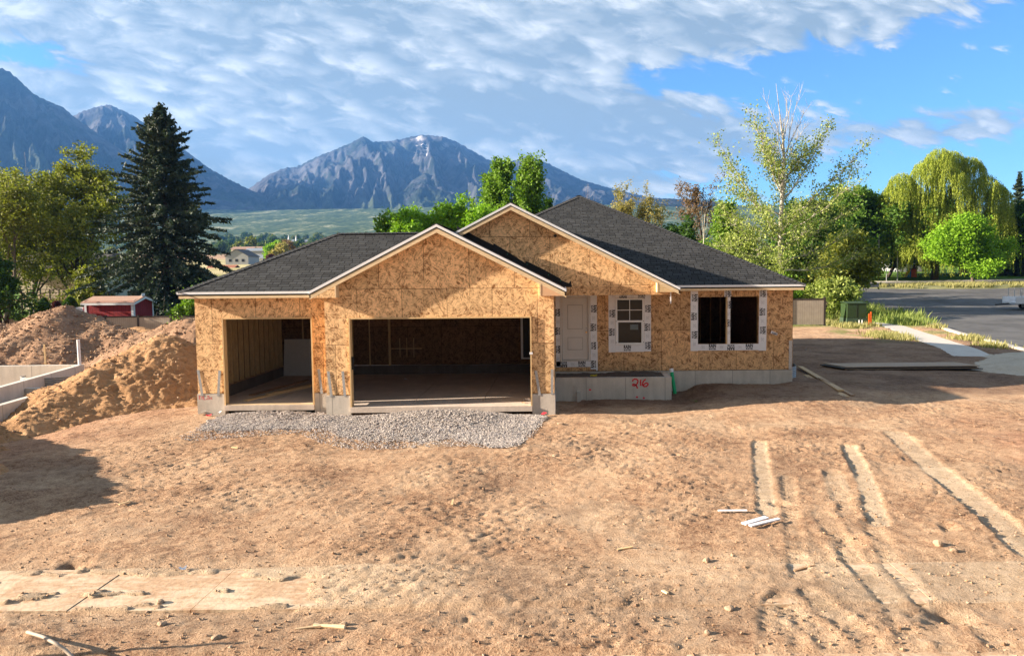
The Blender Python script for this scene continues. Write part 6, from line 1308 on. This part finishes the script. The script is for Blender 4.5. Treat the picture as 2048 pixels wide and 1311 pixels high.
MB().box(tx0+.64, tx0+.66, 49.985, 49.999, tz+th_*.4, tz+th_-.1).build('door_seam', M['black'], tf)
for dx in (.75, .95): MB().tube([(tx0+dx, 49.86, tz-.1), (tx0+dx+.02, 49.90, tz+.42)], .03, 8).build('ground_rod', M['galv'], tf)
for i, (px, y0_, y1_, lb) in enumerate(((1738, 652, 627, 'orange marker post, left one beside the green utility box'), (1741.5, 650, 623, 'orange marker post, right one beside the green utility box'))):
    a = P(px, y0_, 49.6); b = P(px, y1_, 49.6); MB().box(a.x-.045, a.x+.045, 49.58, 49.62, a.z-.1, b.z).build('marker_post', M['orange'], label=lb, cat='marker post', group='orange marker posts')
# street sign
sg = P(1773, 566, 103.5); st_ = P(1773, 524, 103.5); ss = empty('street_sign', (sg.x, 103.5, sg.z), label='green street name sign on a pale pole at the edge of the lawn', cat='street sign')
MB().tube([sg-Vector((0, 0, .3)), st_], .05, 8).build('pole', M['galv'], ss); MB().box(st_.x-.38, st_.x+.38, 103.45, 103.48, st_.z-.26, st_.z-.02).build('sign_blade', M['sign_green'], ss); MB().box(st_.x-.02, st_.x+.01, 103.1, 103.8, st_.z, st_.z+.2).build('sign_blade', M['sign_green'], ss)
for px, t_, lb in ((1758, 470, 'slim dark pole left of the street sign'), (1795, 480, 'slim dark pole right of the street sign')):
    a = P(px, 566, 107.); b = P(px, t_, 107.); MB().tube([a-Vector((0, 0, .3)), b], [.09, .06], 8).build('pole', M['metal_grey'], label=lb, cat='pole')
# mailbox and play figure on the lawn
a = P(1703, 562, 104.); mbx = empty('mailbox', (a.x, 104., a.z), label='pale boxy mailbox post at the lawn edge left of the dark trunk', cat='mailbox'); MB().box(a.x-.16, a.x+.16, 104, 104.3, a.z-.3, a.z+.75).build('post', M['cream'], mbx); MB().box(a.x-.2, a.x+.2, 103.9, 104.4, a.z+.75, a.z+1.05).build('box', M['cream'], mbx, bevel=.05)
a = P(1820, 552, 118.); ph = empty('playhouse', (a.x, 118., a.z), label='small orange and blue toy playhouse with a white dome on the shaded lawn', cat='playhouse')
MB().box(a.x+.1, a.x+1.1, 118, 119, a.z-.4, a.z+1.1).build('tower', M['orange'], ph, bevel=.05); MB().prism([(a.x+0, 117.9, a.z+1.1), (a.x+1.2, 117.9, a.z+1.1), (a.x+.9, 117.9, a.z+1.6), (a.x+.3, 117.9, a.z+1.6)], (0, 1.1, 0)).build('roof', plain('dark_toy_roof', (.12, .03, .02), .6), ph); MB().tube([(a.x-.9, 117.8, a.z-.3), (a.x-.6, 117.8, a.z+.3), (a.x-.15, 117.8, a.z+1.)], .2, 8).build('slide', plain('yellow_plastic', (.75, .42, .04), .5), ph); MB().box(a.x-.4, a.x+.1, 117.8, 118.4, a.z-.3, a.z+1.2).build('panel', plain('blue_plastic', (.03, .22, .5), .5), ph, bevel=.04)
mb = MB(); mb.tube([(a.x-.15, 117.8, a.z+1.2), (a.x-.15, 117.8, a.z+1.35), (a.x-.15, 117.8, a.z+1.6), (a.x-.15, 117.8, a.z+1.8), (a.x-.15, 117.8, a.z+1.88)], [.28, .42, .46, .3, .05], 12); mb.build('dome', M['drip'], ph, smooth=True)
# brick house at the right edge
def brick_house():
    Y = 124.; x0, x1 = P(1975, 540, Y).x, P(2140, 540, Y).x; z0 = P(2030, 553, Y).z-.5; z1 = P(2030, 516, Y).z; z2 = P(2030, 485, Y).z
    root = empty('brick_house', ((x0+x1)/2, Y, z0), label='brown brick house with white upper storey at the right edge', cat='house')
    MB().box(x0, x1, Y, Y+9, z0, z1).build('brick_wall', M['brick_p'], root); MB().box(x0+1.5, x1, Y+1.5, Y+9, z1, z2+1).build('upper_wall', M['drip'], root)
    for i in range(3):
        x = x0+3.2+i*2.6; w_ = MB().box(x, x+1.3, Y+1.42, Y+1.499, z1+.35, z2+.1).build('window', M['white'], root); MB().box(x+.1, x+1.2, Y+1.40, Y+1.419, z1+.45, z2+0).build('pane', M['glass'], w_)
    MB().prism([(x0+1, Y+.8, z2+1), (x1, Y+.8, z2+1), (x1, Y+5.2, z2+3), (x0+1, Y+5.2, z2+3)], (0, 0, .15)).build('roof', M['roof_far'], root); MB().prism([(x0+1, Y+9.6, z2+1), (x0+1, Y+5.2, z2+3), (x1, Y+5.2, z2+3), (x1, Y+9.6, z2+1)], (0, 0, .15)).build('roof', M['roof_far'], root)
def brickmat():
    m, t, b = mat('brown_brick_wall', .9, .2); sx, sy, sz = t.sep(pos(t)); br = t.new('ShaderNodeTexBrick', i={'Vector': t.comb(t.math('ADD', sx, sy), sz, 0.), 'Color1': (.11, .055, .045, 1), 'Color2': (.17, .09, .07, 1), 'Mortar': (.2, .17, .15, 1), 'Scale': 1., 'Mortar Size': .012, 'Brick Width': .4, 'Row Height': .2}); t.l.new(br.outputs[0], b.inputs['Base Color']); return m
M['brick_p'] = brickmat(); brick_house()
# white house glimpsed left of the willow
def far_white():
    Y = 140.; x0, x1 = P(1800, 520, Y).x, P(1845, 520, Y).x; z0 = zs(x0, Y)-.3; z1 = P(1800, 508, Y).z; root = empty('neighbour_house', ((x0+x1)/2, Y, z0), label='pale house hidden in the shade behind the willow', cat='house')
    MB().box(x0, x1, Y, Y+8, z0, z1).build('wall', M['grey_side'], root); MB().prism([(x0-.5, Y-.5, z1), (x1+.5, Y-.5, z1), (x1+.5, Y+4, z1+2), (x0-.5, Y+4, z1+2)], (0, 0, .15)).build('roof', M['roof_far'], root)
far_white()
# utility trailer cut off by the right edge
def trailer():
    Y = 66.; a = P(2018, 600, Y); x0 = a.x; z0 = zs(x0, Y)+.0; root = empty('utility_trailer', (x0+2, Y, z0), label='white flat utility trailer cut off by the right edge of the street', cat='trailer')
    MB().box(x0, x0+4.4, Y-1, Y+1, z0+.55, z0+.70).build('deck', M['drip'], root)
    for yy_ in (-1, .96): MB().box(x0, x0+4.4, Y+yy_, Y+yy_+.04, z0+.70, z0+1.15).build('side_board', M['drip'], root)
    for yy_ in (-1, .96):
        mb = MB()
        for i in range(8): mb.box(x0+.5+i*.55, x0+.54+i*.55, Y+yy_, Y+yy_+.04, z0+1.15, z0+1.9)
        mb.box(x0+.5, x0+4.4, Y+yy_+.041, Y+yy_+.08, z0+1.86, z0+1.9); mb.build('side_rail', M['galv'], root)
    for x in (1.9, 2.8):
        for s_ in (-1.12, 1.12):
            w_ = MB().tube([(x0+x, Y+s_-.1, z0+.33), (x0+x, Y+s_+.1, z0+.33)], .33, 20).build('wheel', M['black'], root); MB().tube([(x0+x, Y+s_-.11, z0+.33), (x0+x, Y+s_+.11, z0+.33)], .18, 14).build('rim', M['galv'], w_)
    MB().bar((x0, Y, z0+.55), (x0-1.2, Y, z0+.45), .1, .1).build('tongue', M['black'], root)
trailer()
# planted island at the bend in the street
A_, B_ = np.meshgrid(np.linspace(-1, 1, 60), np.linspace(-1, 1, 30)); c = G(1925, 577, 1.0); c.y -= 7.; c.x -= 3; ix, iy = 13., 2.8
Xi, Yi = c.x+A_*ix, c.y+B_*iy; q = np.sqrt(A_**2+B_**2)+.15*perlin(Xi*.4, Yi*.6, 4); hi = .28*sst(q, 1., .5)-.10*sst(q, .9, 1.05)
fc = gridfaces(30, 60); Zi = zg(Xi, Yi)+hi
o = npmesh('verge', np.stack([Xi, Yi, Zi], -1).reshape(-1, 3), fc, plain('weedy_verge', (.20, .20, .09), .95, .35, .8, .5)); tag(o, kind='structure')
n = 5000; a = r.uniform(0, 2*np.pi, n); qq_ = np.sqrt(r.uniform(0, 1, n))*.85; gx = c.x+np.cos(a)*qq_*ix; gy = c.y+np.sin(a)*qq_*iy; ok = fbm(gx*.25, gy*.4, 2, seed=3) > -.1
blades('verge_grass', gx[ok], gy[ok], r.uniform(.3, .6, ok.sum())+.2, .04, M['grass_dry'], 12)

# ---------------------------------------------------------------- valley town
def far_house(px, py, Y, wd, hh, dp, wm, rm, label, group=None, gable_x=True, rh=1.6):
    p = P(px, py, Y); x, z = p.x, p.z; root = empty('valley_house', (x, Y, z), label=label, cat='house', group=group)
    MB().box(x-wd/2, x+wd/2, Y, Y+dp, z-6, z+hh).build('wall', M[wm], root)
    if gable_x: 
        MB().prism([(x-wd/2-.4, Y-.5, z+hh-.1), (x+wd/2+.4, Y-.5, z+hh-.1), (x+wd/2+.4, Y+dp/2, z+hh+rh), (x-wd/2-.4, Y+dp/2, z+hh+rh)], (0, 0, .2)).build('roof', M[rm], root)
        MB().prism([(x-wd/2-.4, Y+dp+.5, z+hh-.1), (x-wd/2-.4, Y+dp/2, z+hh+rh), (x+wd/2+.4, Y+dp/2, z+hh+rh), (x+wd/2+.4, Y+dp+.5, z+hh-.1)], (0, 0, .2)).build('roof', M[rm], root)
    else:
        MB().prism([(x-wd/2-.4, Y-.5, z+hh-.1), (x, Y-.5, z+hh+rh), (x, Y+dp+.5, z+hh+rh), (x-wd/2-.4, Y+dp+.5, z+hh-.1)], (0, 0, .2)).build('roof', M[rm], root)
        MB().prism([(x+wd/2+.4, Y-.5, z+hh-.1), (x+wd/2+.4, Y+dp+.5, z+hh-.1), (x, Y+dp+.5, z+hh+rh), (x, Y-.5, z+hh+rh)], (0, 0, .2)).build('roof', M[rm], root)
        MB().prism([(x-wd/2, Y-.02, z+hh), (x+wd/2, Y-.02, z+hh), (x, Y-.02, z+hh+rh)], (0, .05, 0)).build('gable_wall', M[wm], root)
    for k in range(3):
        if wd > 8: MB().box(x-wd/2+wd*(.15+.28*k), x-wd/2+wd*(.15+.28*k)+1.2, Y-.06, Y-.01, z+.8, z+2.).build('window', M['black'], root)
far_house(474, 527, 330, 10, 3.2, 12, 'grey_side', 'roof_far', 'grey sided house between the spruce branches and the roof hip', gable_x=False, rh=3.)
far_house(513, 516, 420, 14, 4, 14, 'grey_side', 'metal_roof' if 'metal_roof' in M else 'galv', 'long pale metal roofed barn behind the grey house')
far_house(530, 526, 350, 12, 2.2, 6, 'drip', 'galv', 'low white building in front of the metal roofed barn')
far_house(436, 549, 230, 8, 1.2, 8, 'rust_roof', 'rust_roof', 'rust red roof just right of the spruce trunk')
far_house(500, 505, 520, 26, 2.5, 10, 'cream', 'shed_roof', 'low brown roofed farm building at the far side of the dry field')
rr = random.Random(11)
for i in range(34):
    px = rr.choice([rr.uniform(455, 640), rr.uniform(560, 700)]); Y = rr.uniform(900, 1500); z = zs((px-1120)/1500*Y, Y)
    x = (px-1120)/1500*Y; root = empty('valley_house', (x, Y, z), label='small pale house among the trees of the distant valley town', cat='house', group='houses of the valley town')
    wd = rr.uniform(10, 20); MB().box(x-wd/2, x+wd/2, Y, Y+9, z-3, z+4).build('wall', M[rr.choice(['drip', 'cream', 'grey_side'])], root)
    MB().prism([(x-wd/2, Y-.5, z+4), (x+wd/2, Y-.5, z+4), (x+wd/2, Y+4.5, z+6.5), (x-wd/2, Y+4.5, z+6.5)], (0, 0, .3)).build('roof', M[rr.choice(['galv', 'roof_far', 'shed_roof'])], root)
# near clump right of the barn
tree('deciduous_tree', 538, 482, 52, 300, M['leaf_lime'], M['bark'], 'bright green tree right of the metal roofed barn', seed=101, nleaf=6000, size=.5, clump=1., nmain=9)
tree('deciduous_tree', 562, 487, 40, 290, M['leaf_bud'], M['bark'], 'yellowish tree beside the bright green one in the valley', seed=102, nleaf=5000, size=.45, clump=.9, nmain=9)
tree('deciduous_tree', 584, 480, 40, 310, M['leaf_brown'], M['bark'], 'brownish tree just above the roof hip in the valley', seed=103, nleaf=3500, size=.42, clump=.9, nmain=9)
tree('flowering_tree', 541, 508, 16, 280, tint_leaf if False else M['leaf_red'] if 'leaf_red' in M else M['leaf_purple'], M['bark'], 'small reddish tree at the edge of the roof hip', seed=104, nleaf=2500, size=.3, clump=.5, nmain=7)
protos = []
for i, (mm, sd) in enumerate((('leaf_far', 1), ('leaf_far', 2), ('leaf_dark', 3), ('leaf_olive', 4))):
    tb, tp = fit(*skeleton(200+sd, H_=10, nmain=8, trunk=.1, levels=2, child=5), 9, 9.5); q = np.random.default_rng(sd); idx = q.integers(0, len(tp), 1500); C = tp[idx]+q.normal(0, .8, (1500, 3))
    root = empty('valley_tree', (0, 0, 0), label='small round tree in the distant valley town', cat='tree', group='trees of the valley town'); wood_mesh('trunk', tb[:9], M['bark_dark'], root); leaves('crown', C, .75, M[mm], root, sd); protos.append(root)
k = 0; used = set()
for i in range(330):
    Y = 480*(1700/480)**rr.random(); px = rr.uniform(430, 740) if i < 280 else rr.uniform(-100, 400); x = (px-1120)/1500*Y; s = rr.uniform(.6, 1.25)*(1 if Y < 900 else 1.25)
    if Y < 620 and rr.random() < .6: continue
    pr = protos[k % 4]; o = pr if pr.name not in used else copy_tree(pr); used.add(pr.name); o.location = (x, Y, zs(x, Y)-.3); o.scale = (s, s, s*rr.uniform(.8, 1.4)); o.rotation_euler = (0, 0, rr.random()*6); k += 1
for px, y0_, y1_, Y, lb in ((577, 496, 470, 700, 'slim white spire in the valley town, left one'), (592, 490, 470, 900, 'slim white spire in the valley town, right one')):
    a, b = P(px, y0_, Y), P(px, y1_, Y); MB().tube([a, a.lerp(b, .6), b], [.8, .7, .1], 6).build('spire', M['drip'], label=lb, cat='spire')
# burnt snags along the skyline are too small to stand alone: none
